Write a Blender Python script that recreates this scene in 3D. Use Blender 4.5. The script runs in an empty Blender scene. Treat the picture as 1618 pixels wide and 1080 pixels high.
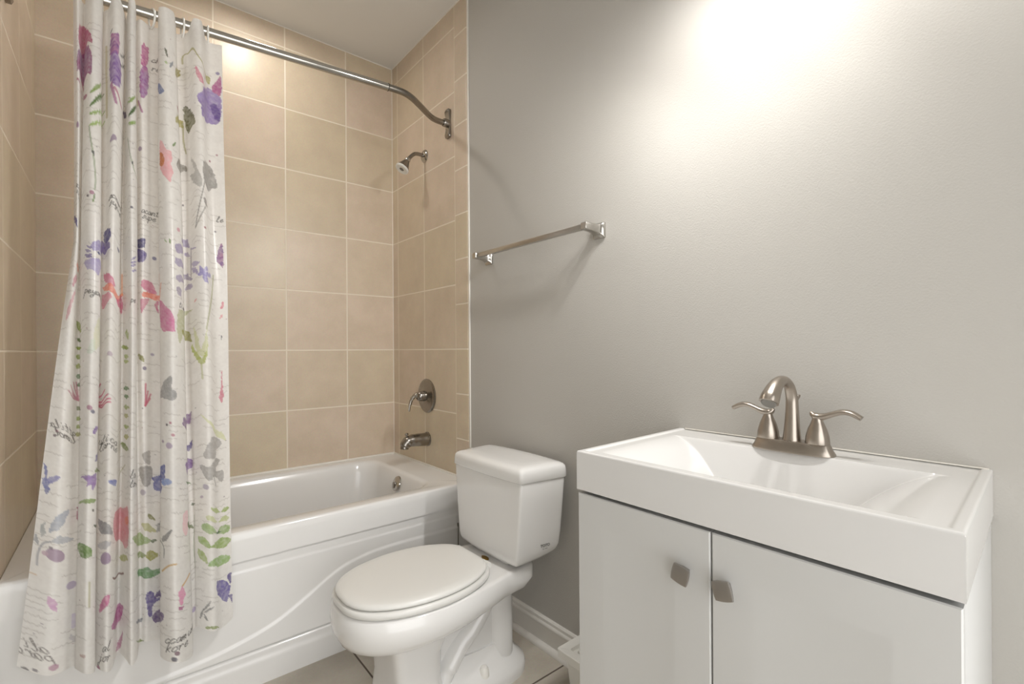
import bpy, bmesh, math, random
import numpy as np
from mathutils import Vector, Matrix

S = bpy.context.scene
COL = S.collection
PI = math.pi
H = 1.13                      # camera height above the floor

# ------------------------------------------------------------------ camera
cd = bpy.data.cameras.new('camera'); cam = bpy.data.objects.new('camera', cd); COL.objects.link(cam)
F_PX, YAW, ROLL, CY = 751.05, 0.6899, -0.00656, 552.45
cd.sensor_width = 36.0; cd.lens = 36.0 * F_PX / 1618.0
cd.shift_y = (CY - 540.0) / 1618.0
cd.clip_start = 0.02
cam.location = (0, 0, H)
fw = Vector((math.sin(YAW), math.cos(YAW), 0)); rt = Vector((math.cos(YAW), -math.sin(YAW), 0)); up = Vector((0, 0, 1))
r2 = rt * math.cos(ROLL) + up * math.sin(ROLL); u2 = up * math.cos(ROLL) - rt * math.sin(ROLL)
m = Matrix((r2, u2, -fw)).transposed().to_4x4(); m.translation = cam.location
cam.matrix_world = m
S.camera = cam

# ------------------------------------------------------------------ world, exposure
W = bpy.data.worlds.new('world'); S.world = W; W.use_nodes = True
W.node_tree.nodes['Background'].inputs[0].default_value = (1.0, 0.995, 0.985, 1)
W.node_tree.nodes['Background'].inputs[1].default_value = 1.4
S.view_settings.view_transform = 'Standard'; S.view_settings.look = 'None'
S.view_settings.gamma = 1.0; S.view_settings.use_curve_mapping = False
S.view_settings.exposure = 1.07
BULB_POWER = 29.0
SPOT_WATTS = 7.5
SHOWER_POWER = 60.0

# ------------------------------------------------------------------ helpers
def empty(name, loc):
    o = bpy.data.objects.new(name, None); COL.objects.link(o); o.location = loc; o.empty_display_size = .05
    return o

def tag(o, label=None, cat=None, group=None, kind=None):
    if label: o['label'] = label
    if cat: o['category'] = cat
    if group: o['group'] = group
    if kind: o['kind'] = kind
    return o

def wloc(o):
    v = Vector((0, 0, 0))
    while o is not None:
        v += o.location; o = o.parent
    return v

class MB:
    def __init__(s): s.bm = bmesh.new()
    def raw(s, vs, fs):
        v = [s.bm.verts.new(p) for p in vs]
        for f in fs:
            try: s.bm.faces.new([v[i] for i in f])
            except ValueError: pass
        return s
    def box(s, lo, hi, bev=0.0, seg=2):
        t = bmesh.new()
        bmesh.ops.create_cube(t, size=1.0)
        for v in t.verts:
            v.co = Vector([lo[i] + (v.co[i] + .5) * (hi[i] - lo[i]) for i in range(3)])
        if bev > 0:
            bmesh.ops.bevel(t, geom=t.edges[:], offset=bev, segments=seg, affect='EDGES', profile=.5)
        return s.add(t)
    def add(s, t, M=None):
        t.verts.index_update()
        s.raw([(M @ v.co if M else v.co.copy()) for v in t.verts], [[v.index for v in f.verts] for f in t.faces])
        t.free(); return s
    def loft(s, rings, cap0=True, cap1=True, closed=True):
        n = len(rings[0]); vs = [p for r in rings for p in r]; fs = []
        for i in range(len(rings) - 1):
            for j in range(n if closed else n - 1):
                k = (j + 1) % n
                fs.append((i*n + j, i*n + k, (i+1)*n + k, (i+1)*n + j))
        if cap0: fs.append(tuple(range(n))[::-1])
        if cap1: fs.append(tuple((len(rings)-1)*n + j for j in range(n)))
        return s.raw(vs, fs)
    def lathe(s, prof, origin, axis, n=32):
        """prof: list of (radius, height along axis)"""
        a = Vector(axis).normalized(); o = Vector(origin)
        b = a.orthogonal().normalized(); c = a.cross(b)
        rings = [[o + a*h + (b*math.cos(2*PI*j/n) + c*math.sin(2*PI*j/n)) * max(r, 1e-5) for j in range(n)] for r, h in prof]
        return s.loft(rings)
    def tube(s, path, rad, n=16, cap=True, squash=None):
        P = [Vector(p) for p in path]; N = len(P)
        R = rad if isinstance(rad, (list, tuple)) else [rad]*N
        T = [(P[min(i+1, N-1)] - P[max(i-1, 0)]).normalized() for i in range(N)]
        ref = Vector((0, 0, 1)) if abs(T[0].z) < .9 else Vector((0, 1, 0))
        b = (ref - T[0]*ref.dot(T[0])).normalized(); rings = []
        for i in range(N):
            b = (b - T[i]*b.dot(T[i])).normalized(); c = T[i].cross(b)
            r = R[i]; rb, rc = (r if isinstance(r, (tuple, list)) else (r, r))
            rings.append([P[i] + b*rb*math.cos(2*PI*j/n) + c*rc*math.sin(2*PI*j/n) for j in range(n)])
        return s.loft(rings, cap, cap)
    def build(s, name, mat, parent=None, smooth=True, ang=38):
        bm = s.bm
        bmesh.ops.recalc_face_normals(bm, faces=bm.faces[:])
        off = wloc(parent)
        for v in bm.verts: v.co -= off
        if smooth:
            for f in bm.faces: f.smooth = True
            A = math.radians(ang)
            for e in bm.edges:
                if len(e.link_faces) == 2 and e.calc_face_angle(0) > A: e.smooth = False
        me = bpy.data.meshes.new(name); bm.to_mesh(me); bm.free()
        if mat: me.materials.append(mat)
        o = bpy.data.objects.new(name, me); COL.objects.link(o)
        if parent is not None: o.parent = parent
        return o

def crom(pts, n=8, closed=False):
    P = [Vector(p) for p in pts]; out = []; N = len(P)
    for i in range(N if closed else N - 1):
        if closed: a, b, c, d = P[(i-1) % N], P[i], P[(i+1) % N], P[(i+2) % N]
        else: a, b, c, d = P[max(i-1, 0)], P[i], P[i+1], P[min(i+2, N-1)]
        for k in range(n):
            t = k / n
            out.append(.5*((2*b) + (c-a)*t + (2*a-5*b+4*c-d)*t*t + (3*b-a-3*c+d)*t**3))
    if not closed: out.append(P[-1])
    return out

def rrect(x0, x1, y0, y1, r, z, n=8):
    pts = []
    for cx, cy, a0 in ((x1-r, y1-r, 0), (x0+r, y1-r, 90), (x0+r, y0+r, 180), (x1-r, y0+r, 270)):
        for k in range(n+1):
            a = math.radians(a0 + 90*k/n); pts.append(Vector((cx + r*math.cos(a), cy + r*math.sin(a), z)))
    return pts

def text_mesh(name, body, size, mat, parent, M, extrude=.0004):
    c = bpy.data.curves.new(name, 'FONT'); c.body = body; c.size = size; c.extrude = extrude; c.align_x = 'CENTER'; c.align_y = 'CENTER'
    o = bpy.data.objects.new(name, c); COL.objects.link(o)
    bpy.context.view_layer.update()
    me = bpy.data.meshes.new_from_object(o.evaluated_get(bpy.context.evaluated_depsgraph_get()))
    bpy.data.objects.remove(o); me.name = name
    me.transform(Matrix.Translation(-wloc(parent)) @ M); me.materials.clear(); me.materials.append(mat)
    q = bpy.data.objects.new(name, me); COL.objects.link(q); q.parent = parent
    return q

# ------------------------------------------------------------------ materials
def nt(name):
    mt = bpy.data.materials.new(name); mt.use_nodes = True
    t = mt.node_tree; return mt, t, t.nodes['Principled BSDF']
def setp(b, **k):
    for a, v in k.items(): b.inputs[a.replace('_', ' ')].default_value = v
def rgb(h):
    c = [int(h[i:i+2], 16)/255 for i in (0, 2, 4)]
    return tuple(x/12.92 if x <= .04045 else ((x+.055)/1.055)**2.4 for x in c) + (1,)

def simple(name, col, rough=.4, metal=0.0, var=.06, scale=6.0, bump=0.0, bscale=200.0, coat=0.0, rvar=0.0, spec=.5):
    mt, t, b = nt(name); N, L = t.nodes, t.links
    tc = N.new('ShaderNodeTexCoord'); no = N.new('ShaderNodeTexNoise'); no.inputs['Scale'].default_value = scale; no.inputs['Detail'].default_value = 5
    L.new(tc.outputs['Object'], no.inputs['Vector'])
    mx = N.new('ShaderNodeMix'); mx.data_type = 'RGBA'
    mx.inputs[6].default_value = tuple(c*(1-var) for c in col[:3]) + (1,); mx.inputs[7].default_value = tuple(min(1, c*(1+var)) for c in col[:3]) + (1,)
    L.new(no.outputs[0], mx.inputs[0]); L.new(mx.outputs[2], b.inputs['Base Color'])
    setp(b, Roughness=rough, Metallic=metal, Coat_Weight=coat, Coat_Roughness=.08, Specular_IOR_Level=spec)
    if rvar:
        mr = N.new('ShaderNodeMapRange'); mr.inputs['To Min'].default_value = rough-rvar; mr.inputs['To Max'].default_value = rough+rvar
        L.new(no.outputs[0], mr.inputs[0]); L.new(mr.outputs[0], b.inputs['Roughness'])
    if bump:
        n2 = N.new('ShaderNodeTexNoise'); n2.inputs['Scale'].default_value = bscale; n2.inputs['Detail'].default_value = 3
        L.new(tc.outputs['Object'], n2.inputs['Vector'])
        bp = N.new('ShaderNodeBump'); bp.inputs['Strength'].default_value = bump; bp.inputs['Distance'].default_value = .002
        L.new(n2.outputs[0], bp.inputs['Height']); L.new(bp.outputs[0], b.inputs['Normal'])
    return mt

def tile_mat(name, ax, a0, pa, bx, b0, pb, c1, c2, c3, grout, gw=.006, rough=.35, grime=None):
    mt, t, b = nt(name); N, L = t.nodes, t.links
    def math_(op, a, bb=None, c=None):
        n = N.new('ShaderNodeMath'); n.operation = op
        for i, v in enumerate((a, bb, c)):
            if v is None: continue
            if isinstance(v, (int, float)): n.inputs[i].default_value = v
            else: L.new(v, n.inputs[i])
        return n.outputs[0]
    g = N.new('ShaderNodeNewGeometry'); sp = N.new('ShaderNodeSeparateXYZ'); L.new(g.outputs['Position'], sp.inputs[0])
    cells = []; ds = []
    for axis, o, p in ((ax, a0, pa), (bx, b0, pb)):
        u = math_('DIVIDE', math_('SUBTRACT', sp.outputs['XYZ'.index(axis)], o), p)
        cells.append(math_('FLOOR', u)); fr = math_('FRACT', u)
        ds.append(math_('MULTIPLY', math_('MINIMUM', fr, math_('SUBTRACT', 1.0, fr)), p))
    d = math_('MINIMUM', ds[0], ds[1])
    mask = N.new('ShaderNodeMapRange'); mask.interpolation_type = 'SMOOTHSTEP'
    mask.inputs['From Min'].default_value = gw*.30; mask.inputs['From Max'].default_value = gw*.75
    L.new(d, mask.inputs[0])
    cv = N.new('ShaderNodeCombineXYZ'); L.new(cells[0], cv.inputs[0]); L.new(cells[1], cv.inputs[1]); cv.inputs[2].default_value = 3.7
    wn = N.new('ShaderNodeTexWhiteNoise'); wn.noise_dimensions = '3D'; L.new(cv.outputs[0], wn.inputs['Vector'])
    no = N.new('ShaderNodeTexNoise'); no.inputs['Scale'].default_value = 7; no.inputs['Detail'].default_value = 6; no.inputs['Roughness'].default_value = .62
    ad = N.new('ShaderNodeVectorMath'); ad.operation = 'MULTIPLY_ADD'; ad.inputs[1].default_value = (9, 9, 9)
    L.new(wn.outputs['Color'], ad.inputs[0]); L.new(g.outputs['Position'], ad.inputs[2]); L.new(ad.outputs[0], no.inputs['Vector'])
    m1 = N.new('ShaderNodeMix'); m1.data_type = 'RGBA'; m1.inputs[6].default_value = c1; m1.inputs[7].default_value = c2; L.new(wn.outputs['Value'], m1.inputs[0])
    rp = N.new('ShaderNodeMapRange'); rp.inputs['From Min'].default_value = .35; rp.inputs['From Max'].default_value = .72; L.new(no.outputs[0], rp.inputs[0])
    m2 = N.new('ShaderNodeMix'); m2.data_type = 'RGBA'; L.new(math_('MULTIPLY', rp.outputs[0], .75), m2.inputs[0]); L.new(m1.outputs[2], m2.inputs[6]); m2.inputs[7].default_value = c3
    fine = N.new('ShaderNodeTexNoise'); fine.inputs['Scale'].default_value = 160; fine.inputs['Detail'].default_value = 2; L.new(g.outputs['Position'], fine.inputs['Vector'])
    m4 = N.new('ShaderNodeMix'); m4.data_type = 'RGBA'; m4.blend_type = 'MULTIPLY'; m4.inputs[0].default_value = .2; L.new(m2.outputs[2], m4.inputs[6]); L.new(fine.outputs['Color'], m4.inputs[7])
    m3 = N.new('ShaderNodeMix'); m3.data_type = 'RGBA'; L.new(mask.outputs[0], m3.inputs[0]); m3.inputs[6].default_value = grout; L.new(m4.outputs[2], m3.inputs[7])
    L.new(m3.outputs[2], b.inputs['Base Color'])
    rr = N.new('ShaderNodeMapRange'); rr.inputs['To Min'].default_value = .8; rr.inputs['To Max'].default_value = rough; L.new(mask.outputs[0], rr.inputs[0]); L.new(rr.outputs[0], b.inputs['Roughness'])
    hh = math_('ADD', math_('MULTIPLY', mask.outputs[0], 1.0), math_('MULTIPLY', no.outputs[0], .12))
    bp = N.new('ShaderNodeBump'); bp.inputs['Strength'].default_value = .45; bp.inputs['Distance'].default_value = .002; L.new(hh, bp.inputs['Height']); L.new(bp.outputs[0], b.inputs['Normal'])
    return mt

TC = (rgb('dacbb0'), rgb('dfccb9'), rgb('ccbba3'))
GROUT = rgb('e6dccb')
M_tile_back = tile_mat('beige_tile_back', 'X', .0320, .312, 'Z', .006+H, .308, *TC, GROUT)
M_tile_side = tile_mat('beige_tile_side', 'Y', 1.926, .303, 'Z', .006+H, .308, *TC, GROUT)
M_bull = tile_mat('beige_bullnose_tile', 'Y', 1.70, .6, 'Z', .219+H, .2125, *TC, GROUT)
M_floor = tile_mat('floor_tile', 'X', .67-.308*3, .308, 'Y', 1.2-.308*4, .308, rgb('cfc8bb'), rgb('c6bfb2'), rgb('b5ab9c'), rgb('5c5147'), gw=.006, rough=.3)
M_wall = simple('greige_wall_paint', rgb('bab7b1'), .55, var=.02, scale=3, bump=.35, bscale=240, spec=.35)
M_ceil = simple('ceiling_paint', rgb('e0ded9'), .9, var=.01, bump=.08, bscale=150, spec=.2)
M_trim = simple('white_trim_paint', rgb('dedbd5'), .4, var=.03, scale=30)
M_caulk = simple('white_caulk', rgb('e9e5dc'), .6, var=.05, scale=40)
M_porc = simple('white_porcelain', rgb('e5e4e2'), .09, var=.01, coat=.4)
M_seat = simple('white_seat_plastic', rgb('e0dfdb'), .3, var=.012)
M_tub = simple('white_tub_acrylic', rgb('e5e4e2'), .16, var=.02, scale=3, coat=.2)
M_vtop = simple('white_cultured_marble', rgb('dfdedc'), .18, var=.01, coat=.3)
M_cab = simple('white_cabinet_paint', rgb('d0d0ce'), .42, var=.012, scale=4)
M_gap = simple('dark_gap', rgb('4a463f'), .8)
M_chrome = simple('chrome', rgb('b9b6b0'), .14, 1.0, var=.05, scale=20)
M_chrome2 = simple('worn_chrome', rgb('96918a'), .24, 1.0, var=.14, scale=26, rvar=.08)
M_nickel = simple('brushed_nickel', rgb('aea59b'), .3, 1.0, var=.08, scale=40, rvar=.06)
M_pewter = simple('pewter_knob', rgb('b0aca8'), .38, 1.0, var=.06, scale=60)
M_steel = simple('satin_steel', rgb('bdbab5'), .28, 1.0, var=.05, scale=50)
M_plastic = simple('white_plastic', rgb('e9e7e1'), .35, var=.02)
M_white_ring = simple('white_spray_face', rgb('deddd8'), .4)
M_gray_rub = simple('gray_nozzle', rgb('7d7a74'), .6)
M_gold = simple('gold_sticker', rgb('8a6a22'), .35, .6, var=.25, scale=60)
M_ink = simple('dark_ink', rgb('55534f'), .6)
M_dark = simple('dark_hole', rgb('2c2a27'), .8)

def emit_mat(name, col, st):
    mt, t, b = nt(name); setp(b, Emission_Color=col, Emission_Strength=st, Base_Color=col); return mt

def glass_curtain_mat():
    mt, t, b = nt('printed_curtain_fabric'); N, L = t.nodes, t.links
    at = N.new('ShaderNodeVertexColor'); at.layer_name = 'print'
    tc = N.new('ShaderNodeTexCoord'); no = N.new('ShaderNodeTexNoise'); no.inputs['Scale'].default_value = 260; no.inputs['Detail'].default_value = 3
    L.new(tc.outputs['Object'], no.inputs['Vector'])
    bp = N.new('ShaderNodeBump'); bp.inputs['Strength'].default_value = .12; bp.inputs['Distance'].default_value = .001; L.new(no.outputs[0], bp.inputs['Height'])
    L.new(bp.outputs[0], b.inputs['Normal']); L.new(at.outputs['Color'], b.inputs['Base Color'])
    setp(b, Roughness=.27, Specular_IOR_Level=.5)
    tr = N.new('ShaderNodeBsdfTranslucent'); L.new(at.outputs['Color'], tr.inputs['Color'])
    ms = N.new('ShaderNodeMixShader'); ms.inputs[0].default_value = .30
    L.new(b.outputs[0], ms.inputs[1]); L.new(tr.outputs[0], ms.inputs[2])
    L.new(ms.outputs[0], N['Material Output'].inputs['Surface'])
    return mt

# ------------------------------------------------------------------ the room
XR, XL, YB, ZC = 1.2425, -.2512, 2.6, 1.651 + H
XW = XR + .008               # painted face of the right wall, 8 mm behind the tile face
YT = 1.822                   # where tile ends
YN = -.75                    # rear wall
def slab(name, lo, hi, mat, bev=0.0):
    o = MB().box(lo, hi, bev).build(name, mat); o['kind'] = 'structure'; return o
slab('floor', (-.85, YN-.1, -.08), (XW+.1, YB+.1, 0), M_floor)
slab('ceiling', (-.85, YN-.1, ZC), (XW+.1, YB+.1, ZC+.08), M_ceil)
slab('wall_back', (XL-.1, YB, .0), (XW+.1, YB+.1, ZC), M_tile_back)
slab('wall_right', (XW, YN, 0), (XW+.1, YB, ZC), M_wall)
slab('wall_left', (XL-.1, 1.80, 0), (XL, YB, ZC), M_wall)
slab('wall_left_room', (-.85, YN, 0), (-.75, 1.88, ZC), M_wall)
slab('wall_left_return', (-.75, 1.80, 0), (XL-.1, 1.88, ZC), M_wall)
slab('wall_rear', (.95, YN-.1, 0), (XW+.1, YN, ZC), M_wall)
slab('wall_rear_header', (-.85, YN-.1, 2.1), (.95, YN, ZC), M_wall)
slab('wall_right_tile', (XR, 1.926, .40), (XW, YB, ZC), M_tile_side)
b = MB()                     # bullnose column with its rounded free edge
prof = [(XW, 1.926), (XR, 1.926)] + [(XR + .008*(1-math.cos(a)), YT + .010 - .010*math.sin(a)) for a in [PI/2*k/6 for k in range(7)]]
b.loft([[Vector((x, y, z)) for x, y in prof] for z in (.05, ZC)])
o = b.build('wall_right_bullnose', M_bull); o['kind'] = 'structure'
slab('wall_left_tile', (XL-.002, 1.83, .40), (XL+.0015, YB, ZC), M_tile_side)
slab('trim_1', (XR+.002, YT-.007, .30), (XW, YT+.002, ZC), M_caulk, .001)          # caulk bead along the tile edge
slab('trim_2', (XL, YB-.004, H-.606), (XR, YB, H-.594), M_caulk, .0015)            # caulk where tub meets tile
slab('trim_3', (XR-.004, 1.83, H-.606), (XR, YB, H-.594), M_caulk, .0015)
slab('trim_8', (XL, YB-.003, ZC-.004), (XR, YB, ZC), M_caulk)
slab('trim_9', (XR-.003, YT, ZC-.004), (XW, YB, ZC), M_caulk)
slab('trim_4', (XR-.0025, YB-.0025, H-.6), (XR, YB, ZC), M_caulk)                  # corner joint
b = MB()                     # moulded baseboard and shoe
prof = [(0, 0), (.011, 0), (.011, .076), (.016, .080), (.0175, .087), (.0155, .093), (.011, .096), (.0105, .106), (.006, .111), (0, .112)]
b.loft([[Vector((XW - d, y, z)) for d, z in prof] for y in (YN, YT-.008)])
o = b.build('baseboard_right', M_trim); o['kind'] = 'structure'
b = MB()
prof = [(.012, 0), (.031, 0)] + [(.013 + .018*math.cos(a), .018*math.sin(a)+.002) for a in [PI/2*k/6 for k in range(7)]] + [(.012, .02)]
b.loft([[Vector((XW - d, y, z)) for d, z in prof] for y in (YN, YT-.008)])
o = b.build('trim_5', M_trim); o['kind'] = 'structure'

# ------------------------------------------------------------------ vanity light (above the frame) and shower light
def vanity_light():
    t = empty('vanity_light', (XW, .42, 2.200)); tag(t, 'nickel wall light with three downward shades above the vanity', 'light')
    MB().box((XW-.022, .13, 2.170), (XW, .71, 2.270), .006).build('backplate', M_nickel, t)
    sm = simple('shade_metal', rgb('8b857d'), .4, .9)
    em = emit_mat('bulb_glow', (1.0, .98, .955, 1), BULB_POWER)
    for y in (.22, .42, .62):
        c = Vector((1.025, y, 0))
        MB().tube(crom([(XW-.015, y, 2.230), (XW-.09, y, 2.240), (1.037, y, 2.240), (1.025, y, 2.210)], 5), .009, 10).build('arm', M_nickel, t)
        sh = MB().lathe([(.022, 2.215), (.040, 2.200), (.052, 2.140), (.060, 2.092), (.057, 2.092), (.049, 2.140), (.037, 2.195), (.020, 2.208)], c, (0, 0, 1), 28).build('shade', sm, t)
        MB().lathe([(.0, 2.190), (.012, 2.188), (.014, 2.125), (.026, 2.095), (.030, 2.070), (.026, 2.050), (.012, 2.039), (0, 2.037)], c, (0, 0, 1), 20).build('bulb', em, sh)
        ld = bpy.data.lights.new('added_tub_spot', 'SPOT'); ld.energy = SPOT_WATTS; ld.color = (1, .985, .965); ld.spot_size = math.radians(150); ld.spot_blend = 1.0; ld.shadow_soft_size = .03  # added spot below each bulb, aimed tubward to brighten the far surfaces
        lo = bpy.data.objects.new('added_tub_spot', ld); COL.objects.link(lo); lo.location = (1.025, y, 2.025)
        lo.rotation_euler = Vector((-.35, .65, -.75)).to_track_quat('-Z', 'Y').to_euler()
vanity_light()
t = empty('shower_downlight', (.50, 2.24, ZC)); tag(t, 'round recessed downlight in the ceiling over the bathtub', 'light')
MB().lathe([(.062, -.004), (.064, -.010), (.085, -.006), (.088, 0), (.062, 0)], (.5, 2.24, ZC), (0, 0, 1), 32).build('trim_ring', M_plastic, t)
MB().lathe([(0, -.006), (.045, -.006), (.0615, -.003), (.0615, -.001), (0, -.001)], (.5, 2.24, ZC), (0, 0, 1), 32).build('lens', emit_mat('downlight_glow', (1, .955, .90, 1), SHOWER_POWER), t)

# ------------------------------------------------------------------ bathtub
def bathtub():
    t = empty('bathtub', (.4956, 2.21, 0)); tag(t, 'white alcove bathtub with a sweeping wave moulded into its skirt', 'bathtub')
    zr = H - .602
    y0, y1, x0, x1 = 1.800, YB - .002, XL + .003, XR - .002
    ix0, ix1, iy0, iy1 = -.14, 1.085, 1.872, 2.535
    R = []
    R.append(rrect(x0, x1, y0, y1, .004, zr - .098))
    R.append(rrect(x0, x1, y0, y1, .004, zr - .03))
    for k in range(1, 6):
        a = PI/2*k/5
        R.append(rrect(x0, x1, y0 + .013*(1-math.cos(a)), y1, .006, zr - .013 + .013*math.sin(a)))
    def inner(d, z, r):     # d = (left, right, front, back) insets
        return rrect(ix0 + d[0], ix1 - d[1], iy0 + d[2], iy1 - d[3], r, z)
    R.append(inner((-.012, -.015, -.008, -.012), zr, .10))
    R.append(inner((0, 0, 0, 0), zr - .004, .10))
    R.append(inner((.010, .010, .006, .008), zr - .014, .10))
    R.append(inner((.030, .024, .014, .018), zr - .06, .105))
    R.append(inner((.075, .038, .026, .032), zr - .16, .115))
    R.append(inner((.13, .052, .040, .046), zr - .27, .125))
    R.append(inner((.17, .066, .055, .06), zr - .345, .135))
    R.append(inner((.215, .095, .085, .09), zr - .385, .135))
    R.append(inner((.28, .15, .13, .13), zr - .400, .12))
    R.append(inner((.45, .35, .22, .22), zr - .405, .08))
    b = MB().loft(R, False, True)
    b.build('basin', M_tub, t, ang=50)
    # armrest ledge moulded along the inside of the front wall is part of the basin rings above
    # skirt: height field (depth toward the room) over x, z
    ns, nz = 300, 130
    zt, zb = zr - .0975, .0
    wx = [XL-.05, .05, .236, .325, .42, .522, .636, .756, .86, .956, 1.155, 1.3]
    wz = [-1.005, -1.0, -.984, -.967, -.941, -.884, -.815, -.79, -.7865, -.788, -.79, -.79]
    # smooth the wave
    xs = np.linspace(x0, x1, ns); wave = np.interp(xs, wx, wz)
    for _ in range(14): wave = np.convolve(np.pad(wave, 3, mode='edge'), np.ones(7)/7, 'valid')
    zs = np.linspace(zt, zb, nz)
    sst = lambda v, w: np.clip(v/w + .5, 0, 1)**2*(3 - 2*np.clip(v/w + .5, 0, 1))
    X, Z = np.meshgrid(xs, zs)
    zz = Z - H
    dep = np.full_like(X, 0.0)
    inx = sst(X - (x0+.075), .012)*sst((x1-.075) - X, .012)
    panel = inx*sst(-.737 - zz, .007)*sst(zz + 1.012, .006)
    dep = -.003*panel                                           # raised field
    dep -= .0055*panel*sst(wave[None, :] - zz, .010)             # the wave swells out further
    dep -= .010*sst(-1.016 - zz, .008)                          # plinth band
    dep += .004*np.exp(-((zz + 1.0145)/.003)**2)                # groove above it
    dep -= .004*sst(-1.045 - zz, .02)
    Y = 1.8075 + dep
    vs = [(X[i, j], Y[i, j], Z[i, j]) for i in range(nz) for j in range(ns)]
    fs = [(i*ns+j, i*ns+j+1, (i+1)*ns+j+1, (i+1)*ns+j) for i in range(nz-1) for j in range(ns-1)]
    sk = MB().raw(vs, fs).build('skirt', M_tub, t, ang=80)
    MB().box((x0, 1.803, zr-.0995), (x1, 1.86, zr-.0965), .001).build('lip_underside', M_tub, t)
    s = MB().box((1.165, 1.805, H-.875), (1.172, 1.815, H-.775), .001).build('panel_bracket', M_chrome2, t)
    # overflow plate with its toggle
    c = Vector((1.060, 2.19, H-.660)); ax = Vector((-1, 0, .42)).normalized()
    ov = MB().lathe([(.036, -.004), (.037, .002), (.034, .007), (.022, .010), (0, .011)], c, ax, 32).build('overflow_plate', M_chrome, t)
    MB().box((c.x-.022, c.y-.005, c.z-.020), (c.x-.006, c.y+.005, c.z+.010), .003).build('toggle', M_chrome2, ov)
    MB().lathe([(.034, 0), (.032, .004), (.02, .005), (0, .003)], (.86, 2.2, zr-.405), (0, 0, 1), 24).build('drain', M_chrome, t)
    return t
bathtub()

# ------------------------------------------------------------------ bath plumbing on the tiled wall
def tub_spout():
    c = Vector((XR, 2.205, H-.463)); t = empty('tub_spout', c); tag(t, 'chrome bathtub spout below the shower valve on the tiled wall', 'spout')
    path = [(0, 0), (-.03, 0), (-.07, .002), (-.10, .002), (-.122, -.006), (-.132, -.024), (-.134, -.036)]
    P = [(c.x + a, c.y, c.z + z) for a, z in path]
    MB().tube(crom(P, 4), [.0335]*4 + [.0325]*4 + [.031]*4 + [.029]*4 + [.026]*4 + [.0215]*4 + [.020], 24).build('body', M_chrome2, t)
    MB().lathe([(.037, 0), (.037, .004), (.034, .006), (0, .006)], c, (-1, 0, 0), 28).build('collar', M_chrome2, t)
    MB().lathe([(.004, 0), (.004, .014), (.009, .016), (.009, .023), (.006, .026), (0, .026)], c + Vector((-.118, 0, .018)), (-.12, 0, 1), 16).build('diverter_knob', M_chrome2, t)
tub_spout()

def shower_valve():
    c = Vector((XR, 2.205, H-.237)); t = empty('shower_valve', c); tag(t, 'round chrome shower valve with lever above the tub spout', 'faucet valve')
    MB().lathe([(.088, 0), (.089, .004), (.084, .009), (.074, .011), (.060, .0105), (.034, .017), (.031, .018), (0, .018)], c, (-1, 0, 0), 40).build('escutcheon', M_chrome2, t)
    MB().lathe([(.027, .016), (.026, .045), (.022, .056), (.013, .062), (0, .063)], c, (-1, 0, 0), 28).build('hub', M_chrome2, t)
    P = [(c.x-.052, c.y, c.z+.004), (c.x-.066, c.y+.012, c.z+.004), (c.x-.080, c.y+.022, c.z-.016), (c.x-.088, c.y+.028, c.z-.050), (c.x-.092, c.y+.028, c.z-.078)]
    MB().tube(crom(P, 5), [(.013, .013)]*5 + [(.011, .012)]*5 + [(.009, .010)]*5 + [(.006, .010)]*5 + [(.004, .009)], 16).build('lever', M_chrome, t)
shower_valve()

def shower_head():
    c = Vector((XR, 2.215, H+1.02)); t = empty('showerhead', c); tag(t, 'small chrome shower head with white spray face on a bent arm', 'shower head')
    MB().lathe([(.033, 0), (.033, .003), (.027, .009), (.014, .013), (0, .013)], c, (-1, 0, 0), 32).build('flange', M_chrome, t)
    P = [(c.x, c.y, c.z), (c.x-.035, c.y, c.z+.002), (c.x-.060, c.y, c.z-.003), (c.x-.080, c.y, c.z-.020), (c.x-.098, c.y, c.z-.042)]
    MB().tube(crom(P, 6), .0095, 16).build('arm', M_chrome2, t)
    d = Vector((-.52, 0, -.85)).normalized(); q = Vector(P[-1])
    MB().lathe([(.0, -.006), (.013, -.005), (.015, .004), (.012, .012), (0, .012)], q, d, 20).build('ball_joint', M_chrome, t)
    h = MB().lathe([(.012, .008), (.015, .014), (.020, .026), (.030, .050), (.034, .058), (.034, .062), (0, .062)], q, d, 32).build('bell', M_chrome2, t)
    MB().lathe([(.020, .060), (.0345, .060), (.0350, .066), (.031, .070), (.020, .068)], q, d, 32).build('spray_ring', M_white_ring, h)
    MB().lathe([(.0, .062), (.0205, .062), (.0205, .0665), (.012, .068), (0, .0685)], q, d, 24).build('nozzle', M_gray_rub, h)
shower_head()

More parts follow.
